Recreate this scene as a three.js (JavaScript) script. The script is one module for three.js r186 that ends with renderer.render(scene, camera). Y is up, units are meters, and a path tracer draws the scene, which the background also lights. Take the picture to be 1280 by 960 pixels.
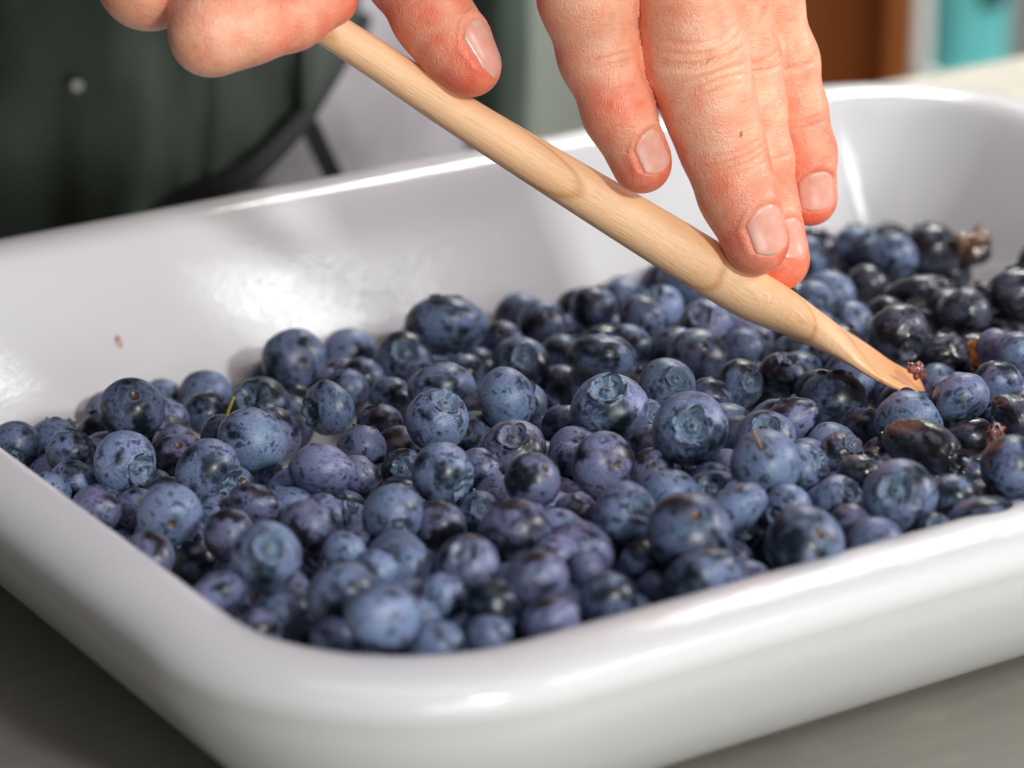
import * as THREE from 'three';
import { mergeGeometries } from 'three/addons/utils/BufferGeometryUtils.js';
import { RoundedBoxGeometry } from 'three/addons/geometries/RoundedBoxGeometry.js';
import { RectAreaLightUniformsLib } from 'three/addons/lights/RectAreaLightUniformsLib.js';

// ---------------------------------------------------------------- camera, lamps, exposure
const V = (x, y, z) => new THREE.Vector3(x, y, z);
const RIM = 0.0525;                                   // height of the dish rim above the table
const FPX = 4216;                                     // focal length in pixels of a 1280 x 960 picture
const scene = new THREE.Scene();
scene.background = new THREE.Color(0.012, 0.012, 0.014);
const camera = new THREE.PerspectiveCamera(2 * Math.atan(480 / FPX) * 180 / Math.PI, 4 / 3, 0.05, 20);
const YAW = 0.577, PITCH = 0.365;
const FWD = V(Math.sin(YAW) * Math.cos(PITCH), -Math.sin(PITCH), -Math.cos(YAW) * Math.cos(PITCH));
const RIGHT = V(Math.cos(YAW), 0, Math.sin(YAW));
const UPV = RIGHT.clone().cross(FWD);
camera.position.set(-0.301, 0.299 + RIM, 0.530);
camera.lookAt(camera.position.clone().add(FWD));
camera.focus = 0.842;
camera.userData.fStop = 9.5;
const renderer = new THREE.WebGLRenderer({ antialias: true });
renderer.setSize(1024, 768);
renderer.toneMapping = THREE.LinearToneMapping;
renderer.toneMappingExposure = 1.10;
renderer.shadowMap.enabled = true;
RectAreaLightUniformsLib.init();
function areaLight(name, at, to, w, h, color, intensity) {
  const l = new THREE.RectAreaLight(color, intensity, w, h);
  l.name = name; l.position.copy(at); l.lookAt(to); scene.add(l);
  return l;
}
const AIM = V(0.16, 0.04, -0.13);
// [name, place, width, height, colour, radiance]: unseen sources, placed for their light on dish and berries; far lamp added
const from = (az, el, d) => AIM.clone().add(V(Math.sin(az * Math.PI / 180) * Math.cos(el * Math.PI / 180), Math.sin(el * Math.PI / 180), Math.cos(az * Math.PI / 180) * Math.cos(el * Math.PI / 180)).multiplyScalar(d));
const LAMPS = [
  ['unseen_work_lamp', from(-4, 29, 2.2), 0.20, 0.20, [0.97, 1.0, 0.975], 195, AIM],  // out of view, throws the hand shadows onto the far dish wall
  ['window', from(64, 26, 1.9), 0.46, 0.46, [1.0, 0.95, 0.98], 25, AIM],  // out of view, lights berries and fingers from the right
  ['unseen_ceiling_lamp', V(0.05, 1.80, -0.05), 1.3, 0.9, [0.96, 0.85, 1.0], 0.85, AIM],  // out of view, lilac light from above on rim and heap
  ['unseen_glazed_door', from(-14, 7, 2.5), 1.2, 0.9, [0.94, 1.0, 0.97], 5.5, AIM],  // out of view, placed low to light the front of the dish
  ['unseen_glare_lamp', V(1.12, 1.475, 1.31), 0.44, 0.16, [0.95, 1.0, 0.99], 24, V(0.125, 0.03, -0.27)],  // out of view, placed so its glare lands on the far dish wall
  ['added_far_lamp', V(1.15, 1.2, -1.0), 0.6, 0.4, [1.0, 0.99, 0.95], 75, V(1.45, -0.2, -1.9)],  // added to brighten the things beyond the table
];
for (const [name, at, w, h, c, k, to] of LAMPS) areaLight(name + '_light', at, to, w, h, new THREE.Color(...c), k);

// ---------------------------------------------------------------- helpers
// a point seen at (u, v) of a 1280 x 960 picture, at a depth in metres along the lens axis
const P = (u, v, d) => camera.position.clone().addScaledVector(FWD, d).addScaledVector(RIGHT, d * (u - 640) / FPX).addScaledVector(UPV, -d * (v - 480) / FPX);
const S = THREE.MathUtils.smoothstep, L = THREE.MathUtils.lerp, clamp = THREE.MathUtils.clamp;
function rng(seed) { let s = seed >>> 0; return () => { s = (s + 0x6d2b79f5) | 0; let t = Math.imul(s ^ (s >>> 15), 1 | s); t = (t + Math.imul(t ^ (t >>> 7), 61 | t)) ^ t; return ((t ^ (t >>> 14)) >>> 0) / 4294967296; }; }
function hash3(x, y, z) { let h = Math.imul(x, 374761393) ^ Math.imul(y, 668265263) ^ Math.imul(z, 2147483647 ^ 0x5bd1e995); h = Math.imul(h ^ (h >>> 13), 1274126177); return ((h ^ (h >>> 16)) >>> 0) / 4294967296; }
function noise(x, y, z) {                              // value noise in 0..1
  const X = Math.floor(x), Y = Math.floor(y), Z = Math.floor(z); let a = x - X, b = y - Y, c = z - Z;
  a = a * a * (3 - 2 * a); b = b * b * (3 - 2 * b); c = c * c * (3 - 2 * c);
  const h = hash3, m = (p, q, t) => p + (q - p) * t;
  return m(m(m(h(X, Y, Z), h(X + 1, Y, Z), a), m(h(X, Y + 1, Z), h(X + 1, Y + 1, Z), a), b), m(m(h(X, Y, Z + 1), h(X + 1, Y, Z + 1), a), m(h(X, Y + 1, Z + 1), h(X + 1, Y + 1, Z + 1), a), b), c);
}
function fbm(x, y, z, n = 4) { let s = 0, a = 0.5, t = 0; for (let i = 0; i < n; i++) { s += a * noise(x, y, z); t += a; a *= 0.5; x = x * 2.03 + 7.1; y = y * 2.03 + 3.7; z = z * 2.03 + 1.3; } return s / t; }
const srgb = (x) => { x = clamp(x, 0, 1); return x <= 0.0031308 ? 12.92 * x : 1.055 * Math.pow(x, 1 / 2.4) - 0.055; };
function texture(w, h, f, color = true) {              // f(x, y) -> linear rgb, or a grey number
  const d = new Uint8Array(w * h * 4);
  for (let y = 0; y < h; y++) for (let x = 0; x < w; x++) {
    const c = f((x + 0.5) / w, (y + 0.5) / h), i = (y * w + x) * 4;
    if (typeof c === 'number') d[i] = d[i + 1] = d[i + 2] = clamp(c, 0, 1) * 255;
    else for (let k = 0; k < 3; k++) d[i + k] = (color ? srgb(c[k]) : clamp(c[k], 0, 1)) * 255;
    d[i + 3] = 255;
  }
  const t = new THREE.DataTexture(d, w, h, THREE.RGBAFormat);
  t.wrapS = t.wrapT = THREE.RepeatWrapping; t.magFilter = THREE.LinearFilter; t.minFilter = THREE.LinearMipmapLinearFilter; t.generateMipmaps = true;
  if (color) t.colorSpace = THREE.SRGBColorSpace;
  t.needsUpdate = true;
  return t;
}
const std = (o) => new THREE.MeshStandardMaterial(o), phys = (o) => new THREE.MeshPhysicalMaterial(o);
const counts = {};
const numbered = (n) => { counts[n] = (counts[n] ?? -1) + 1; return counts[n] ? n + '_' + String(counts[n]).padStart(3, '0') : n; };
function mesh(name, geometry, material, parent = scene) {
  const m = new THREE.Mesh(geometry, material); m.name = parent === scene ? numbered(name) : name;
  m.castShadow = m.receiveShadow = true; parent.add(m); return m;
}
function tag(o, label, category, group) { o.userData.label = label; o.userData.category = category; if (group) o.userData.group = group; return o; }
function struct(name, geometry, material) { const m = mesh(name, geometry, material); m.userData.kind = 'structure'; return m; }
function thing(name, label, category, at = V(0, 0, 0), group) { const g = new THREE.Group(); g.name = numbered(name); g.position.copy(at); scene.add(g); return tag(g, label, category, group); }
function grid(nu, nv, f, closeU = false) {             // a surface f(i / nu, j / nv) -> [x, y, z, u, v]
  const p = [], uv = [], ix = [];
  for (let j = 0; j <= nv; j++) for (let i = 0; i <= nu; i++) { const q = f(i / nu, j / nv); p.push(q[0], q[1], q[2]); uv.push(q[3] ?? i / nu, q[4] ?? j / nv); }
  for (let j = 0; j < nv; j++) for (let i = 0; i < nu; i++) { const a = j * (nu + 1) + i, b = a + 1, c = a + nu + 1, d = c + 1; ix.push(a, b, d, a, d, c); }
  const g = new THREE.BufferGeometry();
  g.setAttribute('position', new THREE.Float32BufferAttribute(p, 3)); g.setAttribute('uv', new THREE.Float32BufferAttribute(uv, 2)); g.setIndex(ix);
  g.computeVertexNormals();
  if (closeU) { const n = g.attributes.normal; for (let j = 0; j <= nv; j++) { const a = j * (nu + 1), b = a + nu, v = V(n.getX(a) + n.getX(b), n.getY(a) + n.getY(b), n.getZ(a) + n.getZ(b)).normalize(); n.setXYZ(a, v.x, v.y, v.z); n.setXYZ(b, v.x, v.y, v.z); } }
  return g;
}
const box = (w, h, d, r = 0.004) => new RoundedBoxGeometry(w, h, d, 3, r);

// ---------------------------------------------------------------- the setting: table, floor, far wall, lamps outside the frame
const grime = texture(1024, 1024, (x, y) => {
  const n = fbm(x * 9, y * 9, 1, 5), s = noise(x * 14, y * 700, 3), sc = S(noise(x * 60, y * 60, 9), 0.80, 0.9);
  const k = 0.55 + 0.35 * n + 0.05 * (s - 0.5) + 0.08 * sc * noise(x * 200, y * 200, 2);
  return [0.50 * k, 0.47 * k, 0.41 * k];
});
const grimeRough = texture(512, 512, (x, y) => 0.36 + 0.25 * fbm(x * 7, y * 7, 5, 4) + 0.10 * noise(x * 12, y * 300, 4), false);
const tableMat = std({ map: grime, roughnessMap: grimeRough, roughness: 1, metalness: 0.65 });
const TABLE_BACK = -0.437;
const tableGroup = thing('kitchen_table', 'worn grey metal kitchen worktop under the white dish', 'table', V(0.1, 0, 0));
const worktop = mesh('worktop', new RoundedBoxGeometry(3.0, 0.03, 0.9 - TABLE_BACK, 3, 0.005), tableMat, tableGroup);
worktop.position.set(0, -0.015, (0.9 + TABLE_BACK) / 2);
{ // uv in metres, so that the brushing keeps its size
  const p = worktop.geometry.attributes.position, uv = worktop.geometry.attributes.uv;
  for (let i = 0; i < p.count; i++) uv.setXY(i, p.getX(i) * 1.6 + p.getY(i), p.getZ(i) * 1.6);
}
for (const [x, z] of [[-1.35, 0.8], [1.35, 0.8], [-1.35, TABLE_BACK + 0.1], [1.35, TABLE_BACK + 0.1]]) {
  const l = mesh('leg', new THREE.CylinderGeometry(0.022, 0.022, 0.865, 16), tableMat, tableGroup); l.position.set(x, -0.4625, z);
}
const floorTex = texture(256, 256, (x, y) => { const n = 0.8 + 0.4 * fbm(x * 8, y * 8, 2); return [0.17 * n, 0.155 * n, 0.14 * n]; });
struct('floor', grid(2, 2, (a, b) => [L(-4, 5, a), -0.895, L(2.5, -4, b), a * 9, b * 7]), std({ map: floorTex, roughness: 0.6 }));

const woodBrown = texture(256, 512, (x, y) => { const n = fbm(x * 3, y * 0.7 + fbm(x * 6, y, 3) * 0.8, 1), g = noise(x * 60, y * 3, 4), k = 0.6 + 0.6 * n + 0.15 * g; return [0.30 * k, 0.088 * k, 0.015 * k]; });
// things beyond the table stand square to the lens axis, about two and a half metres off
const BACK = 2.45, faceCam = new THREE.Quaternion().setFromRotationMatrix(new THREE.Matrix4().makeBasis(RIGHT, V(0, 1, 0), RIGHT.clone().cross(V(0, 1, 0))));
function farThing(name, label, category, u0, u1, depth) {
  const c = P((u0 + u1) / 2, 60, depth), g = thing(name, label, category, V(c.x, -0.895, c.z));
  g.quaternion.copy(faceCam);
  return { g, w: (u1 - u0) * depth / FPX, y: c.y + 0.895 };
}
{
  const c = P(640, 60, 2.95), w = struct('wall', new THREE.BoxGeometry(2.4, 2.8, 0.1), std({ color: new THREE.Color(0.16, 0.16, 0.15), roughness: 0.9 }));
  w.position.set(c.x, 0.505, c.z); w.quaternion.copy(faceCam);
}
{ // pale tall cabinet behind the fingers
  const { g, w } = farThing('tall_cabinet', 'pale grey-green tall cupboard, blurred, behind the fingers', 'cabinet', 652, 1004, BACK + 0.15);
  const m = std({ color: new THREE.Color(0.30, 0.325, 0.28), roughness: 0.5 });
  const b = mesh('carcass', box(w, 1.9, 0.3), m, g); b.position.set(0, 0.96, -0.15);
  for (const s of [-1, 1]) { const d = mesh('door', box(w / 2 - 0.004, 1.86, 0.02), m, g); d.position.set(s * w / 4, 0.97, 0.011); const h = mesh('handle', box(0.008, 0.16, 0.012, 0.003), std({ color: 0x999999, metalness: 1, roughness: 0.3 }), d); h.position.set(-s * (w / 4 - 0.03), 0.05, 0.024); }
}
{ // open-fronted wooden cupboard: its inside lies in the shade of its top
  const { g, w, y } = farThing('wooden_cupboard', 'open red-brown wooden cupboard, blurred, beyond the little finger', 'cupboard', 955, 1137, BACK);
  const wood = std({ map: woodBrown, roughness: 0.5 }), t = 0.017, top = y + 0.42, part = (name, a, b2, c2, x, yy, z) => { const m = mesh(name, box(a, b2, c2, 0.002), wood, g); m.position.set(x, yy, z); };
  part('back_panel', w - 2 * t, top - 0.02, 0.012, 0, top / 2, -0.105); part('top_panel', w - 2 * t, 0.02, 0.09, 0, top - 0.01, -0.05); part('shelf', w - 2 * t, 0.016, 0.08, 0, top * 0.45, -0.055); part('bottom_panel', w - 2 * t, 0.02, 0.09, 0, 0.011, -0.05);
  for (const s of [-1, 1]) part('side_panel', t, top, 0.13, s * (w / 2 - t / 2), top / 2 + 0.001, -0.05);
}
{ // white door post and turquoise tub on a stool
  const { g, w } = farThing('door_post', 'white painted door post between wooden cupboard and turquoise tub', 'door post', 1139, 1168, BACK);
  const b = mesh('post', box(w, 2.2, 0.05), std({ color: new THREE.Color(0.75, 0.75, 0.72), roughness: 0.4 }), g); b.position.y = 1.1;
}
{
  const tub = farThing('storage_tub', 'turquoise plastic tub with a dark lid clip, far behind the dish', 'tub', 1160, 1262, BACK - 0.25);
  const r = tub.w / 2, m = std({ color: new THREE.Color(0.20, 0.76, 0.74), roughness: 0.35 }), y = tub.y;
  const prof = [[0, -0.13], [r * 0.86, -0.13], [r * 0.9, -0.12], [r * 0.98, 0.10], [r * 1.05, 0.105], [r * 1.05, 0.118], [r * 0.97, 0.12], [r * 0.94, 0.115], [r * 0.86, -0.11], [0, -0.115]].map(([a, b]) => new THREE.Vector2(a, b));
  const t = mesh('tub_wall', new THREE.LatheGeometry(prof, 48), m, tub.g); t.position.set(0, y, 0);
  const c = mesh('clip', box(0.016, 0.02, 0.012, 0.004), std({ color: 0x1c2222, roughness: 0.4 }), tub.g); c.position.set(0.010, y + 0.045, r * 0.97);
  const lb = mesh('rim_band', new THREE.TorusGeometry(r * 1.0, 0.006, 10, 48), std({ color: new THREE.Color(0.65, 0.70, 0.70), roughness: 0.3 }), tub.g); lb.rotation.x = Math.PI / 2; lb.position.y = y - 0.02;
  const st = farThing('stool', 'grey stool carrying the turquoise tub', 'stool', 1130, 1290, BACK - 0.25);
  const top = y - 0.135, sm = std({ color: new THREE.Color(0.23, 0.22, 0.18), roughness: 0.6 });
  const seat = mesh('seat', new THREE.CylinderGeometry(st.w / 2, st.w / 2, 0.03, 40), sm, st.g); seat.position.y = top - 0.016;
  for (const [a, b] of [[-1, -1], [1, -1], [-1, 1], [1, 1]]) { const l = mesh('leg', new THREE.CylinderGeometry(0.01, 0.01, top - 0.03, 12), sm, st.g); l.position.set(a * 0.028, (top - 0.03) / 2, b * 0.028); }
}
// bodies of the unseen sources and of the added far lamp
const LAMP_SAYS = { window: ['bright opening out of view beside the table, lighting the berries from the side', 'window'], unseen_glazed_door: ['unseen pale glazed door behind the camera, lighting the front of the dish', 'door'], unseen_ceiling_lamp: ['wide unseen ceiling lamp lighting the table from above', 'lamp'], unseen_glare_lamp: ['unseen oblong lamp panel giving the glare on the far dish wall', 'lamp'], added_far_lamp: ['small added lamp brightening the far cupboards', 'lamp'], unseen_work_lamp: ['small unseen work lamp lighting the dish from its near side', 'lamp'] };
for (const [name, at, w, h, c, , to] of LAMPS) {
  const g = thing(name === 'added_far_lamp' ? 'unseen_ceiling_lamp' : name, LAMP_SAYS[name][0], LAMP_SAYS[name][1], at); g.lookAt(to);  // the added far lamp shares the overhead lamp's name
  const pane = mesh('pane', new THREE.PlaneGeometry(w, h), std({ color: 0x222222, emissive: new THREE.Color(...c).multiplyScalar(0.7), roughness: 0.6 }), g); pane.position.z = -0.012;
  const fm = std({ color: 0xbbbbbb, roughness: 0.5 });
  for (const [x, y, a, b] of [[0, h / 2 + 0.02, w + 0.08, 0.04], [0, -h / 2 - 0.02, w + 0.08, 0.04], [w / 2 + 0.02, 0, 0.04, h], [-w / 2 - 0.02, 0, 0.04, h]]) { const f = mesh('frame', box(a, b, 0.04), fm, g); f.position.set(x, y, -0.03); }
  const bk = mesh('backing', new THREE.BoxGeometry(w + 0.06, h + 0.06, 0.012), fm, g); bk.position.z = -0.045;
}

// ---------------------------------------------------------------- the white baking dish
const DX0 = 0, DX1 = 0.392, DZ0 = 0.0, DZ1 = -0.289, DR = 0.048;     // inner edge of the rim
function contour(o, n) {                                             // rounded rectangle grown by o, with arc length
  const r = Math.max(0.012, DR + o), x0 = DX0 - o + r, x1 = DX1 + o - r, z0 = DZ0 + o - r, z1 = DZ1 - o + r, out = [];
  const C = [[x1, z0, 0], [x1, z1, -1], [x0, z1, -2], [x0, z0, -3]];
  const m = n / 4;
  C.forEach(([cx, cz, q], k) => {
    const arc = 20;
    for (let i = 0; i <= arc; i++) { const a = Math.PI / 2 - (k + i / arc) * Math.PI / 2; out.push([cx + r * Math.cos(a), cz + r * Math.sin(a)]); }
    const next = C[(k + 1) % 4], a1 = Math.PI / 2 - (k + 1) * Math.PI / 2, sx = cx + r * Math.cos(a1), sz = cz + r * Math.sin(a1), ex = next[0] + r * Math.cos(a1), ez = next[1] + r * Math.sin(a1);
    for (let i = 1; i < 24; i++) out.push([L(sx, ex, i / 24), L(sz, ez, i / 24)]);
  });
  out.push(out[0]);
  return out;
}
// offset and height of the section, from the middle of the floor over the rim to the foot
const SECTION = [[-0.13, 0.0062], [-0.075, 0.0060], [-0.050, 0.0062], [-0.043, 0.0068], [-0.036, 0.0088], [-0.0305, 0.0125], [-0.0265, 0.0175], [-0.0225, 0.0235], [-0.0180, 0.0305], [-0.0130, 0.0380], [-0.0090, 0.0436], [-0.0058, 0.0476], [-0.0030, 0.0503], [0.0002, 0.0518], [0.0040, 0.0525], [0.0085, 0.0523], [0.0128, 0.0512], [0.0154, 0.0495], [0.0166, 0.0470], [0.0164, 0.0443], [0.0154, 0.0418], [0.0144, 0.0392], [0.0126, 0.0350], [0.0086, 0.0280], [0.0030, 0.0198], [-0.0030, 0.0128], [-0.0090, 0.0070], [-0.0140, 0.0034], [-0.0190, 0.0010], [-0.0235, 0.0], [-0.027, 0.0004], [-0.031, 0.0018], [-0.13, 0.0020]];
const dishCurve = new THREE.CatmullRomCurve3(SECTION.map(([o, y]) => V(o, y, 0)), false, 'centripetal');
function dishGeometry() {
  const N = 4 * 44, prof = dishCurve.getPoints(120), p = [], uv = [], ix = []; let run = 0;
  prof.forEach((q, j) => {
    if (j) run += q.distanceTo(prof[j - 1]);
    const c = contour(q.x, N); let s = 0;
    c.forEach(([x, z], i) => { if (i) s += Math.hypot(x - c[i - 1][0], z - c[i - 1][1]); p.push(x, q.y, z); uv.push(s * 4, run * 4); });
    if (j) { const w = c.length, a0 = (j - 1) * w, b0 = j * w; for (let i = 0; i < w - 1; i++) ix.push(a0 + i, b0 + i + 1, a0 + i + 1, a0 + i, b0 + i, b0 + i + 1); }
  });
  for (const j of [0, prof.length - 1]) { // floor and foot middles
    const w = contour(0, N).length, q = prof[j], at = p.length / 3; p.push((DX0 + DX1) / 2, q.y, (DZ0 + DZ1) / 2); uv.push(0, 0);
    for (let i = 0; i < w - 1; i++) j ? ix.push(at, j * w + i + 1, j * w + i) : ix.push(at, i, i + 1);
  }
  const g = new THREE.BufferGeometry(); g.setAttribute('position', new THREE.Float32BufferAttribute(p, 3)); g.setAttribute('uv', new THREE.Float32BufferAttribute(uv, 2)); g.setIndex(ix); g.computeVertexNormals();
  const w = contour(0, N).length, n = g.attributes.normal; // weld the seam
  for (let j = 0; j < prof.length; j++) { const a = j * w, b = a + w - 1, v = V(n.getX(a) + n.getX(b), n.getY(a) + n.getY(b), n.getZ(a) + n.getZ(b)).normalize(); n.setXYZ(a, v.x, v.y, v.z); n.setXYZ(b, v.x, v.y, v.z); }
  return g;
}
const glazeBump = texture(1024, 1024, (x, y) => 0.5 + 0.8 * (noise(x * 430, y * 430, 1) - 0.5) + 0.3 * (noise(x * 130, y * 130, 4) - 0.5), false);
const glazeRough = texture(512, 512, (x, y) => 0.11 + 0.08 * fbm(x * 10, y * 10, 8, 4), false);
const glaze = phys({ color: new THREE.Color(0.645, 0.635, 0.645), roughness: 1, roughnessMap: glazeRough, bumpMap: glazeBump, bumpScale: 0.000034, ior: 1.5 });
const dish = tag(mesh('baking_dish', dishGeometry(), glaze), 'white glazed rectangular baking dish full of blueberries', 'dish');
dish.position.y = 0.0004;

// ---------------------------------------------------------------- wooden spoon: stations (u, v, depth, half height px, half width px, turn of the wide axis)
const HANDLE_D = (u) => L(0.838, 0.866, (u - 430) / 720);
const ST = [ // u, v, half extent across the picture, half extent away from the lens, roundness
  [212, -83, 18, 18, 0.8], [222, -77, 22, 22, 0.8], [300, -31, 24, 24, 0.8], [425, 45, 26, 26, 0.8], [565, 137, 29, 28, 0.8], [700, 221, 33.5, 31, 0.8], [800, 282, 37, 33, 0.8], [880, 331, 38.5, 36, 0.8],
  [940, 368, 37, 44, 0.8], [985, 392, 32.5, 54, 0.7], [1030, 417, 26, 66, 0.55], [1072, 442, 13, 74, 0.42], [1112, 466, 8.5, 62, 0.36], [1140, 480, 8, 54, 0.34], [1149, 485, 7, 50, 0.34], [1154, 488, 5, 44, 0.34]];
const spoonAt = (t) => { const k = clamp(t, 0, 1) * (ST.length - 1), i = Math.min(ST.length - 2, Math.floor(k)), f = k - i, q = (c) => { const a = ST[Math.max(0, i - 1)][c], b = ST[i][c], d = ST[i + 1][c], e = ST[Math.min(ST.length - 1, i + 2)][c]; return 0.5 * (2 * b + (d - a) * f + (2 * a - 5 * b + 4 * d - e) * f * f + (3 * b - 3 * d + e - a) * f * f * f); }; return [q(0), q(1), q(2), q(3), q(4)]; };
function spoonPoint(t, th) {
  const [u, v, h, w, r] = spoonAt(t), d = HANDLE_D(u), s = d / FPX;
  const [u2, v2] = spoonAt(Math.min(1, t + 0.004)), [u1, v1] = spoonAt(Math.max(0, t - 0.004));
  const ax = P(u2, v2, HANDLE_D(u2)).sub(P(u1, v1, HANDLE_D(u1))).normalize();
  const across = ax.clone().cross(FWD).normalize();                   // up in the picture, square to the handle
  const away = across.clone().cross(ax).normalize(); if (away.dot(FWD) < 0) away.negate();
  // the blade leans so that its upper face shows
  const lean = S(t, 0.54, 0.78) * 0.26, W = away.clone().multiplyScalar(Math.cos(lean)).addScaledVector(across, Math.sin(lean)), T = across.clone().multiplyScalar(Math.cos(lean)).addScaledVector(away, -Math.sin(lean));
  const c = Math.cos(th), n = Math.sin(th), e = L(0.55, 1, clamp((r - 0.34) / 0.66, 0, 1));   // squarer section on the blade
  const flat = L(0.62, 1, clamp((r - 0.34) / 0.66, 0, 1));
  const x = Math.sign(c) * Math.pow(Math.abs(c), e) * w * s, y = Math.sign(n) * Math.pow(Math.abs(n), e) * h * s * flat;
  return P(u, v, d).addScaledVector(W, x).addScaledVector(T, y);
}
const ringTex = texture(2048, 512, (x, y) => {
  const th = y * Math.PI * 2, al = x * 0.26;                           // metres along the handle
  const px = al, py = Math.sin(th) * 0.0065, pz = Math.cos(th) * 0.007;
  const wob = 0.006 * (fbm(px * 28, py * 60, pz * 60, 3) - 0.5);
  const q = (px * 0.50 + pz * 0.95 + py * 0.30 + wob) / 0.0190;          // growth rings cut at a slant
  const f = q - Math.floor(q), late = Math.exp(-Math.pow((f - 0.93) / 0.030, 2)) * 0.95 + 0.35 * S(f, 0.35, 0.93) * (1 - S(f, 0.93, 0.99));
  const fibre = noise(px * 330, py * 4200, pz * 4200), fleck = S(noise(px * 420, py * 2300 + 9, pz * 2300), 0.74, 0.9);
  const tone = fbm(px * 20, py * 90, pz * 90, 3);
  const k = 0.97 + 0.16 * (tone - 0.5) + 0.10 * (fibre - 0.5) - 0.10 * fleck;
  const st = S(al / 0.26 + 0.05 * (fbm(px * 60, py * 260, pz * 260, 4) - 0.5), 0.945, 0.985), wet = S(al / 0.26 + 0.16 * (fbm(px * 45, py * 200, pz * 200 + 4, 4) - 0.5), 0.66, 0.90);
  const dye = (r, g, b) => [L(L(r, r * 0.93, wet), r * 0.62, st), L(L(g, g * 0.72, wet), g * 0.30, st), L(L(b, b * 0.48, wet), b * 0.28, st)];
  return dye(0.93 * k * (1 - 0.15 * late), 0.550 * k * (1 - 0.27 * late), 0.305 * k * (1 - 0.38 * late));
});
const woodBump = texture(1024, 256, (x, y) => 0.5 + 0.5 * (noise(x * 90, y * 180, 2) - 0.5) + 0.4 * (noise(x * 300, y * 90, 5) - 0.5), false);
const woodMat = std({ map: ringTex, bumpMap: woodBump, bumpScale: 0.00012, roughness: 0.5 });
const wetWood = std({ map: ringTex, bumpMap: woodBump, bumpScale: 0.0001, roughness: 0.33 });
function spoonPart(t0, t1, n, capA, capB) {
  const parts = [grid(64, n, (a, b) => { const t = L(t0, t1, b), q = spoonPoint(t, a * Math.PI * 2); return [q.x, q.y, q.z, t, a]; }, true)];
  for (const [on, t, k] of [[capA, t0, -1], [capB, t1, 1]]) if (on) {
    const [u, v] = spoonAt(t), c = P(u, v, HANDLE_D(u)).addScaledVector(spoonPoint(t, 0).sub(spoonPoint(t - 0.01 * k, 0)).normalize(), 0.0012);
    parts.push(grid(64, 6, (a, b) => { const q = spoonPoint(t, a * Math.PI * 2).lerp(c, Math.sin(b * Math.PI / 2)); return [q.x, q.y, q.z, t + k * b * 0.005, a]; }, true));
  }
  return mergeGeometries(parts);
}
const spoon = thing('wooden_spoon', 'pale wooden spoon slanting down from the hands into the berries', 'spoon', V(0, 0, 0));
mesh('handle', spoonPart(0, 0.535, 90, true, false), woodMat, spoon);
mesh('blade', spoonPart(0.535, 1, 90, false, true), wetWood, spoon);

// ---------------------------------------------------------------- the person: two hands and forearms as one skin, nails, clothes
const px = (d) => d / FPX;
const J = (u, v, d, r) => ({ p: P(u, v, d), r: r * px(d), u, v });
function roundCone(p, a, b, ra, rb) {                  // distance to a tapered capsule
  const bx = b.x - a.x, by = b.y - a.y, bz = b.z - a.z, l2 = bx * bx + by * by + bz * bz, rr = ra - rb, a2 = l2 - rr * rr, il2 = 1 / l2;
  const qx = p.x - a.x, qy = p.y - a.y, qz = p.z - a.z, y = qx * bx + qy * by + qz * bz, z = y - l2;
  const wx = qx * l2 - bx * y, wy = qy * l2 - by * y, wz = qz * l2 - bz * y, x2 = wx * wx + wy * wy + wz * wz, y2 = y * y * l2, z2 = z * z * l2;
  const k = Math.sign(rr) * rr * rr * x2;
  if (Math.sign(z) * a2 * z2 > k) return Math.sqrt(x2 + z2) * il2 - rb;
  if (Math.sign(y) * a2 * y2 < k) return Math.sqrt(x2 + y2) * il2 - ra;
  return (Math.sqrt(x2 * a2 * il2) + y * rr) * il2 - ra;
}
const smin = (a, b, k) => { const h = Math.max(k - Math.abs(a - b), 0) / k; return Math.min(a, b) - h * h * k * 0.25; };
// a finger is a chain of joints from tip to knuckle; creases = [distance along from the tip, depth, spread, bow]
function finger(joints, k = 0.004, extra = [], creases = [], dorsal = null) {
  const f = { j: joints, k, extra, creases, dorsal };
  f.axis = []; for (let i = 0; i < joints.length - 1; i++) f.axis.push(joints[i + 1].p.clone().sub(joints[i].p));
  f.len = f.axis.map((a) => a.length()); f.start = f.len.map((_, i) => f.len.slice(0, i).reduce((a, b) => a + b, 0));
  return f;
}
function fingerSdf(f, p) {
  let d = 1e9;
  for (let i = 0; i < f.axis.length; i++) d = smin(d, roundCone(p, f.j[i].p, f.j[i + 1].p, f.j[i].r, f.j[i + 1].r), f.k);
  for (const e of f.extra) d = smin(d, roundCone(p, e[0], e[1] ?? e[0].clone().addScalar(1e-6), e[2], e[3] ?? e[2]), 0.005);
  if (f.creases.length && Math.abs(d) < 0.003) {
    const [s, t, up] = along(f, p);
    for (const [s0, depth, spread, bow, wide = 1] of f.creases) {
      const x = s - s0 - bow * t * t, w = Math.exp(-Math.pow(t / (0.8 * wide), 4)) * S(up, -0.2, 0.35);
      d += 1.35 * w * depth * Math.exp(-x * x / (spread * spread));
    }
  }
  if (f.nail && Math.abs(d) < 0.004) d += nailBed(f, p);
  return d;
}
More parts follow.
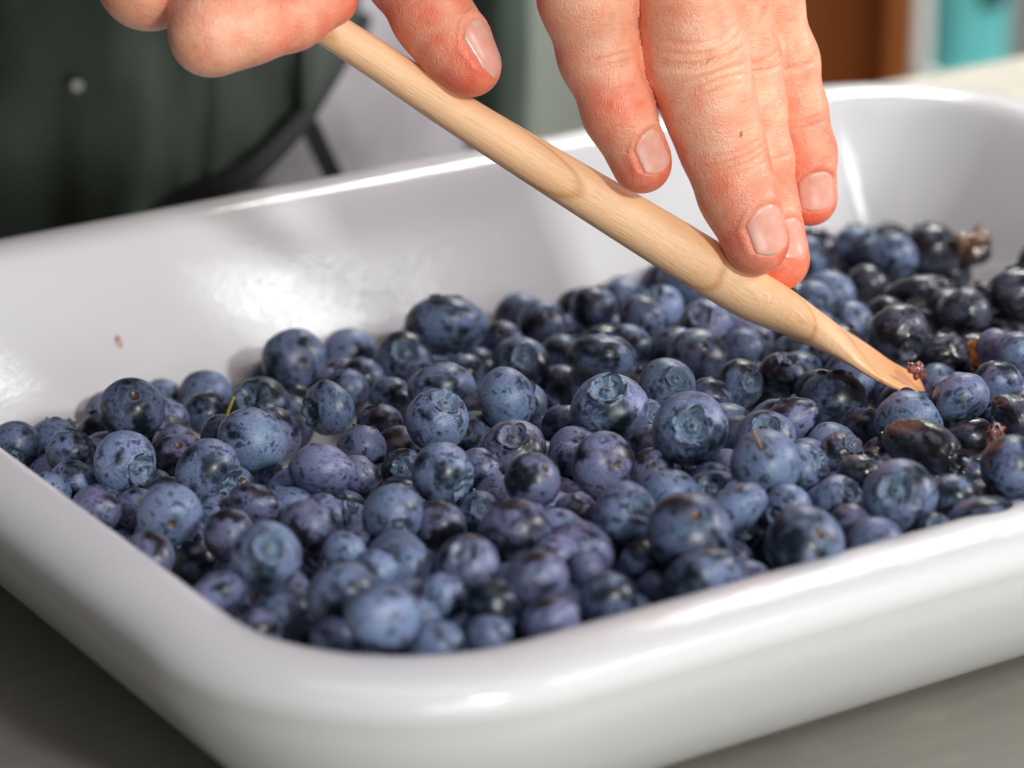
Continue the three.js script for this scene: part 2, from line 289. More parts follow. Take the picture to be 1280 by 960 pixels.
function nailBed(f, p) {                               // the nail lies in a shallow bed with a raised fold of skin round it
  const n = f.nail, q = p.clone().sub(f.j[0].p), s = q.dot(n.axis); q.addScaledVector(n.axis, -s);
  const co = q.dot(n.out), si = q.dot(n.side), x = Math.atan2(si, co) / n.half, ax = Math.abs(x); if (ax > 1.7) return 0;
  const rd = Math.pow(Math.min(ax, 1.2), 2.2), y = (s - n.at) / n.l + 0.5, lo = 0.30 * rd, hi = 1 - 0.22 * rd;
  const w = n.l, e = Math.max((ax - 1) * n.half * f.j[0].r, (lo - y) * w, (y - hi) * w), tip = S(y, 0.7, 1);
  return 0.00055 * (1 - S(e, -0.0008, 0.0004)) - 0.00034 * (1 - tip) * Math.exp(-Math.pow((e - 0.0012) / 0.0010, 2));
}
function setNail(f, at, out, half, l) {
  const axis = f.j[0].p.clone().sub(f.j[1].p).normalize(); out = out.clone().addScaledVector(axis, -axis.dot(out)).normalize();
  f.nail = { at, out, half, l, axis, side: axis.clone().cross(out).normalize() };
}
function along(f, p) {                                 // distance along the finger, place across it (-1..1), facing of the back of the finger
  let best = 1e9, s = 0, t = 0, up = 0;
  for (let i = 0; i < f.axis.length; i++) {
    const q = p.clone().sub(f.j[i].p), a = f.axis[i], h = q.dot(a) / (f.len[i] * f.len[i]), hc = i === 0 ? Math.min(h, 1) : i === f.axis.length - 1 ? Math.max(h, 0) : clamp(h, 0, 1);
    const o = q.addScaledVector(a, -hc), l = o.length();
    if (l < best) { best = l; s = f.start[i] + h * f.len[i]; const r = L(f.j[i].r, f.j[i + 1].r, clamp(h, 0, 1)), side = a.clone().cross(f.dorsal).normalize(); t = o.dot(side) / r; up = o.dot(f.dorsal) / Math.max(l, 1e-6); }
  }
  return [s, t, up];
}
const CAM = FWD.clone().negate();
const facing = (right, up = 0) => CAM.clone().addScaledVector(RIGHT, right).addScaledVector(UPV, up).normalize();
const E3 = (u, v, d, r) => [P(u, v, d), null, r * px(d)];
// pressing hand
const indexF = finger([J(802, 204, 0.842, 38), J(773, 140, 0.838, 42), J(750, 70, 0.839, 49), J(735, -5, 0.834, 60), J(705, -190, 0.824, 62)], 0.004, [], [[0.0245, 0.00035, 0.0007, 0.001], [0.0265, 0.0003, 0.0007, 0.0012], [0.0285, 0.0002, 0.0006, 0.0006]], facing(0.35));
const middleF = finger([J(945, 303, 0.848, 41.5), J(922, 240, 0.846, 46), J(902, 180, 0.844, 50), J(886, 128, 0.842, 55), J(869, 68, 0.839, 62.5), J(858, 5, 0.835, 54), J(835, -200, 0.820, 64)], 0.005, [],
  [[0.0485, 0.00055, 0.0007, 0.0022], [0.0505, 0.0005, 0.0007, 0.0010], [0.0460, 0.00045, 0.0008, -0.0012], [0.0440, 0.00035, 0.0007, -0.0022], [0.0525, 0.0005, 0.0008, 0.0026], [0.0550, 0.0003, 0.0008, 0.003], [0.0418, 0.0002, 0.0007, -0.0026],
   [0.0208, 0.00030, 0.0006, 0.0008], [0.0225, 0.00032, 0.0006, 0.0012], [0.0243, 0.00022, 0.0006, 0.0014], [0.0190, 0.0002, 0.0005, 0.0006]], facing(0.2));
const ringF = finger([J(973, 324, 0.8605, 39.5), J(957, 262, 0.8595, 39), J(947, 200, 0.858, 42), J(937, 137, 0.856, 43), J(929, 76, 0.854, 46), J(916, 0, 0.849, 45), J(890, -190, 0.830, 58)], 0.004, [],
  [[0.0508, 0.0005, 0.0007, 0.001], [0.0490, 0.0005, 0.0007, 0.0004], [0.0525, 0.0004, 0.0007, 0.0016], [0.026, 0.0003, 0.0007, 0.001]], facing(0.3));
const pinkyF = finger([J(1013, 249, 0.872, 33.5), J(1007, 190, 0.869, 35.5), J(997, 138, 0.866, 34.5), J(984, 76, 0.864, 37), J(966, 0, 0.858, 35), J(935, -160, 0.840, 46)], 0.004, [],
  [[0.0350, 0.0004, 0.0007, 0.0006], [0.0365, 0.0003, 0.0006, 0.001], [0.0205, 0.0003, 0.0007, 0.0006], [0.0222, 0.00025, 0.0006, 0.0006]], facing(0.2));
const thumbR = finger([J(640, -215, 0.836, 44), J(655, -280, 0.838, 50), J(730, -400, 0.842, 62)], 0.006);
const palmR = [[J(712, -190, 0.828, 60), J(800, -420, 0.842, 80)], [J(800, -200, 0.826, 62), J(820, -430, 0.842, 84)], [J(880, -195, 0.834, 58), J(850, -430, 0.846, 82)], [J(932, -165, 0.844, 48), J(880, -420, 0.850, 76)]];
const armR = [[J(840, -430, 0.846, 100), J(780, -700, 0.91, 128)], [J(780, -700, 0.91, 128), J(620, -1020, 1.06, 158)]];
// holding hand
const thumbL = finger([J(588, 83, 0.8365, 38.5), J(565, 53, 0.838, 43), J(540, 20, 0.841, 46), J(508, -35, 0.848, 50), J(440, -150, 0.868, 62)], 0.005, [], [[0.0175, 0.0003, 0.0007, 0.001], [0.0195, 0.0003, 0.0007, 0.0014], [0.0215, 0.0002, 0.0007, 0.001]], facing(0.5, 0.35));
const indexL = finger([J(410, -3, 0.822, 38), J(362, 18, 0.817, 43), J(310, 32, 0.812, 46), J(264, 42, 0.810, 49.5), J(258, 0, 0.822, 52), J(262, -140, 0.862, 62)], 0.004, [], [], facing(0, -0.6));
const middleL = finger([J(330, -80, 0.838, 44), J(255, -50, 0.828, 52), J(186, -28, 0.824, 62), J(170, -80, 0.836, 58), J(190, -180, 0.870, 62)], 0.004);
const ringL = finger([J(250, -150, 0.842, 44), J(170, -125, 0.832, 52), J(110, -100, 0.830, 56), J(100, -160, 0.845, 54), J(130, -240, 0.880, 58)], 0.004);
const pinkyL = finger([J(180, -215, 0.848, 38), J(110, -200, 0.840, 44), J(60, -180, 0.840, 46), J(50, -230, 0.855, 46), J(85, -300, 0.892, 50)], 0.004);
const palmL = [[J(262, -140, 0.866, 62), J(230, -370, 0.95, 84)], [J(190, -185, 0.876, 62), J(215, -380, 0.955, 84)], [J(135, -245, 0.886, 58), J(200, -390, 0.96, 80)], [J(88, -300, 0.898, 50), J(185, -400, 0.965, 78)], [J(440, -150, 0.872, 60), J(270, -360, 0.945, 80)], [J(340, -150, 0.868, 60), J(250, -300, 0.93, 80)]];
const armL = [[J(215, -390, 0.96, 100), J(170, -620, 1.06, 128)], [J(170, -620, 1.06, 128), J(110, -980, 1.18, 158)]];
const mm = 0.842 / FPX;
setNail(indexF, -15 * mm, facing(0.62, 0.1), 0.72, 58 * mm);
setNail(middleF, -14 * mm, facing(0.50, 0.15), 0.76, 66 * mm);
setNail(ringF, -24 * mm, facing(0.62, 0.2), 0.72, 54 * mm);
setNail(pinkyF, -16 * mm, facing(0.22, 0.15), 0.84, 54 * mm);
setNail(thumbL, -4 * mm, facing(1.1, 0.75), 0.76, 74 * mm);
function handSdf(fingers, palm, arm, palmTips) {
  return (p) => {
    let body = 1e9;
    for (const [a, b] of palm) body = smin(body, roundCone(p, a.p, b.p, a.r, b.r), 0.016);
    for (const [a, b] of arm) body = smin(body, roundCone(p, a.p, b.p, a.r, b.r), 0.02);
    let tips = 1e9;
    for (const f of fingers) tips = smin(tips, fingerSdf(f, p), 0.0004);
    return smin(body, tips, 0.010);
  };
}
const pressing = handSdf([indexF, middleF, ringF, pinkyF, thumbR], palmR, armR);
const holding = handSdf([thumbL, indexL, middleL, ringL, pinkyL], palmL, armL);
function surfaceNets(f, lo, hi, cell) {                // mesh of f = 0 with shared vertices
  const n = [0, 1, 2].map((k) => Math.ceil((hi.getComponent(k) - lo.getComponent(k)) / cell / 6) * 6 + 1), [nx, ny, nz] = n;
  const D = new Float32Array(nx * ny * nz).fill(1), at = (i, j, k) => (k * ny + j) * nx + i, p = V(0, 0, 0), B = 6, half = B * cell * 0.87 + cell * 1.5;
  for (let k = 0; k < nz; k += B) for (let j = 0; j < ny; j += B) for (let i = 0; i < nx; i += B) {
    p.set(lo.x + (i + B / 2) * cell, lo.y + (j + B / 2) * cell, lo.z + (k + B / 2) * cell);
    const d = f(p), far = Math.abs(d) > half + 0.003;
    for (let c = k; c < Math.min(nz, k + B); c++) for (let b = j; b < Math.min(ny, j + B); b++) for (let a = i; a < Math.min(nx, i + B); a++)
      D[at(a, b, c)] = far ? d : f(p.set(lo.x + a * cell, lo.y + b * cell, lo.z + c * cell));
  }
  const id = new Int32Array(nx * ny * nz).fill(-1), pos = [], ix = [];
  for (let k = 0; k < nz - 1; k++) for (let j = 0; j < ny - 1; j++) for (let i = 0; i < nx - 1; i++) {
    let m = 0, sx = 0, sy = 0, sz = 0, c = 0; const v = [];
    for (let q = 0; q < 8; q++) { const d = D[at(i + (q & 1), j + ((q >> 1) & 1), k + (q >> 2))]; v.push(d); if (d < 0) m++; }
    if (m === 0 || m === 8) continue;
    for (let q = 0; q < 8; q++) for (const e of [1, 2, 4]) if (!(q & e)) { const a = v[q], b = v[q | e]; if (a < 0 !== b < 0) { const t = a / (a - b); c++; sx += (q & 1) + (e === 1 ? t : 0); sy += ((q >> 1) & 1) + (e === 2 ? t : 0); sz += (q >> 2) + (e === 4 ? t : 0); } }
    id[at(i, j, k)] = pos.length / 3; pos.push(lo.x + (i + sx / c) * cell, lo.y + (j + sy / c) * cell, lo.z + (k + sz / c) * cell);
  }
  const quad = (a, b, c, d, flip) => { if (a < 0 || b < 0 || c < 0 || d < 0) return; flip ? ix.push(a, c, b, a, d, c) : ix.push(a, b, c, a, c, d); };
  for (let k = 1; k < nz - 1; k++) for (let j = 1; j < ny - 1; j++) for (let i = 1; i < nx - 1; i++) {
    const d = D[at(i, j, k)] < 0;
    if (d !== D[at(i + 1, j, k)] < 0) quad(id[at(i, j - 1, k - 1)], id[at(i, j, k - 1)], id[at(i, j, k)], id[at(i, j - 1, k)], !d);
    if (d !== D[at(i, j + 1, k)] < 0) quad(id[at(i - 1, j, k - 1)], id[at(i - 1, j, k)], id[at(i, j, k)], id[at(i, j, k - 1)], !d);
    if (d !== D[at(i, j, k + 1)] < 0) quad(id[at(i - 1, j - 1, k)], id[at(i, j - 1, k)], id[at(i, j, k)], id[at(i - 1, j, k)], !d);
  }
  return { pos, ix };
}
function skinColor(p, fingers, out) {                  // flushed tips and knuckles, paler backs
  let best = 1e9, f0 = null; for (const f of fingers) { const d = fingerSdf({ ...f, creases: [], nail: null }, p); if (d < best) { best = d; f0 = f; } }
  const r = [0.86, 0.45, 0.29]; let red = 0.28, pale = 0;
  if (best < 0.02 && f0.dorsal) {
    const [s, , up] = along(f0, p);
    red = 0.30 + 0.58 * (1 - S(s, -0.006, 0.016)) + 0.30 * Math.exp(-Math.pow((s - 0.016) / 0.006, 2)) * S(up, -0.3, 0.6);
    red += 0.35 * (1 - S(up, -0.6, 0.35));
    pale = 0.35 * Math.exp(-Math.pow((s - (f0 === middleF ? 0.048 : 0.045)) / 0.008, 2));
  }
  const n = fbm(p.x * 260, p.y * 260, p.z * 260, 3), m = noise(p.x * 900, p.y * 900, p.z * 900);
  red += 0.8 * (n - 0.5); pale += 0.12 * (m - 0.5);
  const dark = 1 - 0.10 * S(noise(p.x * 420 + 5, p.y * 420, p.z * 420), 0.72, 0.9);
  red = clamp(red, 0, 1);
  return [L(r[0], 0.80, red) * (1 + 0.12 * pale) * dark, L(r[1], 0.150, red) * (1 + 0.35 * pale) * dark, L(r[2], 0.080, red) * (1 + 0.35 * pale) * dark];
}
function skinMesh(f, fingers, lo, hi, cell) {
  const { pos, ix } = surfaceNets(f, lo, hi, cell), n = pos.length / 3, nor = [], col = [], uv = [], p = V(0, 0, 0), q = V(0, 0, 0), e = 0.0004;
  const spot = P(927, 167, 0.8335), mole = P(889, 68, 0.8265);
  for (let i = 0; i < n; i++) {
    p.fromArray(pos, i * 3);
    for (let it = 0; it < 2; it++) { // gradient, and a pull onto the surface
      const d = f(p), gx = f(q.set(p.x + e, p.y, p.z)) - f(q.set(p.x - e, p.y, p.z)), gy = f(q.set(p.x, p.y + e, p.z)) - f(q.set(p.x, p.y - e, p.z)), gz = f(q.set(p.x, p.y, p.z + e)) - f(q.set(p.x, p.y, p.z - e)), l = Math.hypot(gx, gy, gz) || 1;
      if (it === 0) { const s = clamp(d, -cell, cell) * 0.9; p.x -= gx / l * s; p.y -= gy / l * s; p.z -= gz / l * s; pos[i * 3] = p.x; pos[i * 3 + 1] = p.y; pos[i * 3 + 2] = p.z; }
      if (it === 1) nor.push(gx / l, gy / l, gz / l);
    }
    const c = skinColor(p, fingers), k = 0.45 * Math.exp(-Math.pow(p.distanceTo(mole) / 0.0017, 2)) * (0.7 + 0.6 * noise(p.x * 1500, p.y * 1500, p.z * 1500)); c[0] *= 1 - 0.45 * k; c[1] *= 1 - 0.75 * k; c[2] *= 1 - 0.9 * k;
    if (p.distanceTo(spot) < 0.0006) { c[0] = 0.32; c[1] = 0.05; c[2] = 0.03; }
    col.push(...c);
    uv.push(p.dot(RIGHT) * 40 + p.z * 12, p.y * 40 + p.z * 7);
  }
  const g = new THREE.BufferGeometry();
  g.setAttribute('position', new THREE.Float32BufferAttribute(pos, 3)); g.setAttribute('normal', new THREE.Float32BufferAttribute(nor, 3)); g.setAttribute('color', new THREE.Float32BufferAttribute(col, 3)); g.setAttribute('uv', new THREE.Float32BufferAttribute(uv, 2)); g.setIndex(ix);
  return g;
}
function bounds(list, pad) { const b = new THREE.Box3(); for (const j of list) { b.expandByPoint(j.p.clone().addScalar(j.r + pad)); b.expandByPoint(j.p.clone().addScalar(-j.r - pad)); } return b; }
const CELL = 0.00075;
const skinBump = texture(1024, 1024, (x, y) => { // fine criss-cross skin lines and pores
  const a = noise(x * 22 + y * 14, y * 74 - x * 12, 1), b = noise(x * 70 + y * 16, y * 26 - x * 18, 2), c = noise(x * 90, y * 90, 7);
  return 0.5 + 0.45 * (Math.max(a, b) - 0.6) + 0.25 * (c - 0.5);
}, false);
const skin = phys({ vertexColors: true, roughness: 0.42, bumpMap: skinBump, bumpScale: 0.00028, sheen: 0.25, sheenColor: new THREE.Color(1, 0.75, 0.65), sheenRoughness: 0.6, specularIntensity: 0.9 });
const person = thing('person', 'person in dark green top and grey trousers holding the wooden spoon', 'person', V(0, 0, 0));
let body;
{
  const parts = [];
  for (const [f, fingers, palm, arm] of [[pressing, [indexF, middleF, ringF, pinkyF, thumbR], palmR, armR], [holding, [thumbL, indexL, middleL, ringL, pinkyL], palmL, armL]]) {
    const joints = [...fingers.flatMap((x) => x.j), ...palm.flat()], b = bounds(joints, 0.006);
    b.expandByPoint(arm[0][1].p);                        // the forearm ends inside the sleeve
    parts.push(skinMesh(f, fingers, b.min, b.max, CELL));
  }
  body = mesh('body', mergeGeometries(parts), skin, person);
}
// finger nails: a curved plate laid on the finger, with an edge that goes into the skin
const nailTex = texture(128, 256, (x, y) => { const n = 0.93 + 0.14 * fbm(x * 40, y * 4, 2), tip = S(y, 0.955, 0.985) * 0.5, moon = (1 - S(Math.hypot((x - 0.5) * 1.4, y * 1.1), 0.18, 0.30)) * 0.35, k = clamp(tip + moon, 0, 1), m = fbm(x * 5, y * 6, 6, 3) - 0.5; return [L(0.73, 0.76, k) * n, L(0.345 - 0.12 * m, 0.52, k) * n, L(0.265 - 0.12 * m, 0.40, k) * n]; });
const nailMat = phys({ map: nailTex, roughness: 0.27 });
function nail(f) {
  const { at, out, half, l, axis, side } = f.nail, NU = 32, NV = 40;
  const top = grid(NU, NV, (a, b) => {
    const x = (a - 0.5) * 2, rd = Math.pow(Math.abs(x), 2.2), y = L(0.30 * rd, 1 - 0.22 * rd, b) - 0.5, c = f.j[0].p.clone().addScaledVector(axis, at + y * l);
    const dir = out.clone().multiplyScalar(Math.cos(x * half)).addScaledVector(side, Math.sin(x * half));
    const bare = { ...f, nail: null, creases: [] };
    let lo = 0, hi = 0.02; for (let k = 0; k < 24; k++) { const m = (lo + hi) / 2; fingerSdf(bare, c.clone().addScaledVector(dir, m)) < 0 ? (lo = m) : (hi = m); }
    const edge = Math.max(S(Math.abs(x), 0.80, 1), 1 - S(b, 0, 0.12), S(b, 0.975, 1) * 0.7);
    const q = c.addScaledVector(dir, lo + L(0.00002 + 0.00016 * S(b, 0.6, 1), -0.0008, edge * edge));
    return [q.x, q.y, q.z, a, b];
  });
  return mesh('fingernail', top, nailMat, body);
}
[indexF, middleF, ringF, pinkyF, thumbL].forEach(nail);

// clothes: dark green top with a curved hem, grey trousers behind and below it
const cloth = (r, g, b, seed) => texture(512, 512, (x, y) => { const k = 0.35 + 1.3 * fbm(x * 5, y * 5, seed, 5), w = 0.9 + 0.2 * noise(x * 250, y * 250, seed); return [r * k * w, g * k * w, b * k * w]; });
const greenMat = phys({ map: cloth(0.055, 0.075, 0.058, 3), roughness: 0.85, sheen: 0.3, sheenColor: new THREE.Color(0.25, 0.32, 0.25), sheenRoughness: 0.5 });
const greyMat = std({ map: cloth(0.42, 0.39, 0.42, 8), roughness: 0.9 });
const bandMat = std({ color: new THREE.Color(0.012, 0.016, 0.015), roughness: 0.8 });
const HEM = new THREE.CatmullRomCurve3([[-420, 520, 1.22], [-150, 400, 1.15], [60, 315, 1.10], [215, 252, 1.08], [300, 222, 1.08], [358, 170, 1.10], [398, 112, 1.13], [424, 70, 1.17], [470, -10, 1.26], [520, -120, 1.36]].map((a) => P(...a)));
const shirtGeo = grid(90, 60, (a, b) => {
  const h = HEM.getPoint(a), up = b * 0.42, fold = 0.022 * (fbm(a * 12, b * 2.5, 2, 3) - 0.5) + 0.022 * (fbm(a * 4 + b * 2, b * 5, 7, 3) - 0.5), bulge = 0.055 * Math.sin(Math.min(1, b * 1.8) * Math.PI * 0.5);
  return [h.x + CAM.x * (bulge + fold * 2), h.y + up, h.z + CAM.z * (bulge + fold * 2), a * 3, b * 2];
});
mesh('shirt', shirtGeo, greenMat, person);
mesh('hem', new THREE.TubeGeometry(HEM, 120, 0.0042, 10), bandMat, person);
{
  const c = P(330, 100, 1.30), tg = grid(64, 40, (a, b) => { const th = a * Math.PI * 2, y = L(0.30, -0.86, b), k = 1 + 0.05 * (fbm(Math.cos(th) * 3 + 4, y * 6, Math.sin(th) * 3, 3) - 0.5); return [c.x + RIGHT.x * Math.cos(th) * 0.078 * k - CAM.x * Math.sin(th) * 0.09 * k, y, c.z + RIGHT.z * Math.cos(th) * 0.078 * k - CAM.z * Math.sin(th) * 0.09 * k, a * 3, b * 6]; }, true);
  mesh('trousers', tg, greyMat, person);
  const st = new THREE.CatmullRomCurve3([P(372, 128, 1.165), P(388, 160, 1.165), P(402, 190, 1.165), P(425, 240, 1.17), P(432, 300, 1.18)]);
  const ribbon = grid(3, 30, (a, b) => { const q = st.getPoint(b); q.addScaledVector(RIGHT, (a - 0.5) * 0.0075); return [q.x, q.y, q.z, a, b * 5]; });
  const back = grid(3, 30, (a, b) => { const q = st.getPoint(b); q.addScaledVector(RIGHT, (0.5 - a) * 0.0075).addScaledVector(FWD, 0.002); return [q.x, q.y, q.z, a, b * 5]; });
  const bt = mesh('button', new THREE.CylinderGeometry(0.0022, 0.0022, 0.001, 20).rotateX(Math.PI / 2), std({ color: 0x85857c, roughness: 0.4 }), person); { const ray = P(98, 108, 1).sub(camera.position); let q = null; for (let d = 0.9; d < 1.3 && !q; d += 0.002) { const p = camera.position.clone().addScaledVector(ray, d); const g = shirtGeo.attributes.position; for (let i = 0; i < g.count; i++) if (Math.hypot(g.getX(i) - p.x, g.getY(i) - p.y, g.getZ(i) - p.z) < 0.006) { q = p; break; } } bt.position.copy(q ?? P(98, 108, 1.02)).addScaledVector(CAM, 0.002); bt.lookAt(camera.position); }
  mesh('tie_string', mergeGeometries([ribbon, back]), bandMat, person);
  // the sleeves out of which the forearms come, the farther one hanging behind the thumb
  for (const arm of [armR, armL]) {
    const c2 = new THREE.CatmullRomCurve3([arm[0][0].p.clone().lerp(arm[0][1].p, 0.72), arm[0][1].p, arm[1][0].p.clone().lerp(arm[1][1].p, 0.5), arm[1][1].p]);
    const fr = c2.computeFrenetFrames(30);
    const g = grid(40, 30, (a, b) => { const q = c2.getPoint(b), i = Math.round(b * 30), th = a * Math.PI * 2, r = L(0.038, 0.058, b) * (1 + 0.12 * (fbm(Math.cos(th) * 2, Math.sin(th) * 2, b * 7, 3) - 0.5)); q.addScaledVector(fr.normals[i], Math.cos(th) * r).addScaledVector(fr.binormals[i], Math.sin(th) * r); return [q.x, q.y, q.z, a * 2, b * 3]; }, true);
    mesh('sleeve', g, greenMat, person);
  }
  const pc = P(628, 60, 1.42), flap = grid(40, 30, (a, b) => { const th = a * Math.PI * 2, y = L(0.35, -0.5, b), k = 1 + 0.25 * (fbm(Math.cos(th) * 2 + 9, y * 7, Math.sin(th) * 2, 3) - 0.5); return [pc.x + RIGHT.x * Math.cos(th) * 0.0115 * k - CAM.x * Math.sin(th) * 0.03 * k, y, pc.z + RIGHT.z * Math.cos(th) * 0.0115 * k - CAM.z * Math.sin(th) * 0.03 * k, a, b * 6]; }, true);
  mesh('side_flap', flap, greenMat, person);
}

// ---------------------------------------------------------------- blueberries
// bloom: share of waxy bloom; look: L light, M mid, P purple, W wet
function berryTexture(seed, share, patch, skinC, bloomC, rough) {
  const W = 512, H = 256, cover = new Float32Array(W * H), r = rng(seed), scratches = [];
  for (let i = 0; i < 16; i++) { const a = r() * 6.28, b = r() * 2 - 1, q = Math.sqrt(1 - b * b), n = V(q * Math.cos(a), b, q * Math.sin(a)), t = V(r() - 0.5, r() - 0.5, r() - 0.5).cross(n).normalize(); scratches.push([n, t, 0.15 + r() * 0.35, 0.008 + r() * 0.012]); }
  const col = texture(W, H, (u, v) => {
    const th = v * Math.PI, ph = u * Math.PI * 2, x = -Math.cos(ph) * Math.sin(th), y = -Math.cos(th), z = Math.sin(ph) * Math.sin(th), o = seed * 17.3;
    const big = fbm(x * 1.6 + o, y * 1.6, z * 1.6, 3), mid = fbm(x * 5 + o, y * 5 + 4, z * 5, 4), fine = fbm(x * 22 + o, y * 22, z * 22, 3), dots = noise(x * 46 + o, y * 46, z * 46);
    let b = S(big + 0.42 * (mid - 0.5) + share - 0.5, 0.32, 0.64);
    b *= 1 - 0.75 * S(mid, 0.60, 0.70) * patch;
    b *= 0.45 + 1.05 * fine;
    b *= 1 - 0.45 * S(dots, 0.70, 0.88);
    const p = V(x, y, z);
    for (const [n, t, l, w] of scratches) { const d = Math.abs(p.dot(t)), e = 1 - p.dot(n); if (e < l * l * 0.5) b *= 1 - 0.55 * (1 - S(d, w * 0.4, w)); }
    const top = Math.acos(clamp(y, -1, 1)), bot = Math.PI - top;
    b *= 1 - 0.45 * Math.exp(-Math.pow((top - 0.58) / 0.10, 2)) * S(noise(x * 9 + o, 3, z * 9), 0.35, 0.6);  // rubbed about the crown
    b *= 1 - 0.5 * Math.exp(-Math.pow(bot / 0.30, 2));
    let c = [0, 1, 2].map((k) => L(skinC[k], bloomC[k] * (0.86 + 0.28 * fine), clamp(b, 0, 1)));
    const hue = fbm(x * 2.2 + o, y * 2.2 + 8, z * 2.2, 2) - 0.5; c = [c[0] * (1 + 0.35 * hue), c[1] * (1 - 0.12 * hue), c[2] * (1 + 0.1 * hue)];
    if (top < 0.40) { const k = S(top, 0.05, 0.11), g = 0.75 + 0.5 * noise(x * 30, 2, z * 30); c = [L(0.05, bloomC[0] * 0.75 * g, k), L(0.035, bloomC[1] * 0.85 * g, k), L(0.012, bloomC[2] * 0.72 * g, k)]; }  // floor of the crown
    if (bot < 0.15) { const k = S(bot, 0.07, 0.15), g = 0.6 + 0.8 * noise(x * 40, 5, z * 40); c = [L(0.13 * g, c[0], k), L(0.075 * g, c[1], k), L(0.022 * g, c[2], k)]; }     // stem scar
    else if (bot < 0.30) { const k = Math.exp(-Math.pow((bot - 0.21) / 0.05, 2)); c = c.map((q, i) => L(q, bloomC[i] * 0.9, 0.55 * k)); }
    cover[Math.min(H - 1, Math.floor(v * H)) * W + Math.min(W - 1, Math.floor(u * W))] = clamp(b, 0, 1);
    return c;
  });
  const ro = texture(W, H, (u, v) => { const b = cover[Math.min(H - 1, Math.floor(v * H)) * W + Math.min(W - 1, Math.floor(u * W))]; return L(rough[0], rough[1], b); }, false);
  return [col, ro];
}
const LOOKS = { // skin, bloom, share of bloom, patchiness, roughness of skin and of bloom
  L: [[0.007, 0.013, 0.022], [0.172, 0.226, 0.375], 0.60, 1.0, [0.33, 0.45]],
  M: [[0.006, 0.011, 0.018], [0.132, 0.175, 0.298], 0.52, 1, [0.32, 0.45]],
  P: [[0.009, 0.011, 0.019], [0.165, 0.180, 0.312], 0.55, 1, [0.33, 0.45]],
  W: [[0.011, 0.009, 0.012], [0.060, 0.066, 0.105], 0.46, 1, [0.26, 0.44]],
};
const berryMats = {};
{
  let seed = 1;
  for (const [k, [s, b, share, patch, rough]] of Object.entries(LOOKS)) {
    berryMats[k] = [];
    for (let i = 0; i < (k === 'L' || k === 'M' ? 4 : 3); i++) {
      const [map, ro] = berryTexture(seed++, share + (i - 1) * 0.05, patch, s, b, rough);
      for (const tint of k === 'W' ? [1] : [0.86, 1, 1.12]) berryMats[k].push(phys({ map, roughnessMap: ro, bumpMap: ro, bumpScale: k === 'W' ? 0.00005 : 0.00010, roughness: 1, color: new THREE.Color(tint, tint, tint), sheen: k === 'W' ? 0 : 0.16, sheenColor: new THREE.Color(0.45, 0.5, 0.9), sheenRoughness: 0.5, clearcoat: k === 'W' ? 0.2 : 0, clearcoatRoughness: 0.16 }));
    }
  }
}
// body of radius 1, crown at +y, stem scar at -y
function berryGeometry(seed, wrinkle = 0, dent = 0) {
  const o = seed * 9.7, r = rng(seed + 40), dd = []; for (let i = 0; i < dent; i++) dd.push([V(r() - 0.5, (r() - 0.5) * 0.7, r() - 0.5).normalize(), 0.35 + r() * 0.3, 0.06 + r() * 0.10]);
  const NU = 52, NV = 40;
  return grid(NU, NV, (a, v) => {
    const b = v < 0.14 ? v * 0.8 : v > 0.80 ? 1 - (1 - v) * 0.85 : L(0.112, 0.83, (v - 0.14) / 0.66);
    const th = b * Math.PI, ph = a * Math.PI * 2, x = -Math.cos(ph) * Math.sin(th), y = -Math.cos(th), z = Math.sin(ph) * Math.sin(th), top = Math.PI - th, bot = th;
    let k = 1 + 0.10 * (noise(x * 1.1 + o, y * 1.1, z * 1.1) - 0.5) + 0.03 * (noise(x * 3 + o, y * 3, z * 3) - 0.5);
    if (wrinkle) { const w = fbm(x * 2.5 + o, y * 6, z * 2.5, 3), n = Math.abs(w - 0.5) * 2; k -= wrinkle * (1 - S(n, 0, 0.25)) + wrinkle * 1.5 * (noise(x * 2 + o, y * 2, z * 2) - 0.5); }
    for (const [d, s, h] of dd) { const e = Math.acos(clamp(x * d.x + y * d.y + z * d.z, -1, 1)) / s; k -= h * Math.exp(-e * e); }
    const lob = 1 + 0.10 * Math.cos(5 * ph + seed) + 0.05 * Math.cos(9 * ph + seed * 2);
    const e = top / (0.43 * lob);                                       // crown: sunken floor, raised lip
    if (e < 1.8) { k -= 0.27 * (1 - S(e, 0.80, 1.0)) - 0.13 * (1 - S(e, 0.40, 0.68)); k += 0.035 * Math.exp(-Math.pow((e - 1.08) / 0.16, 2)); k += 0.03 * Math.exp(-Math.pow(e / 0.12, 2)); }
    if (bot < 0.5) { k -= 0.055 * Math.exp(-Math.pow(bot / 0.22, 2)) + 0.07 * (1 - S(bot, 0.07, 0.13)); k += 0.012 * Math.exp(-Math.pow((bot - 0.17) / 0.05, 2)); }
    return [x * k, y * k, z * k, a, b];
  }, true);
}
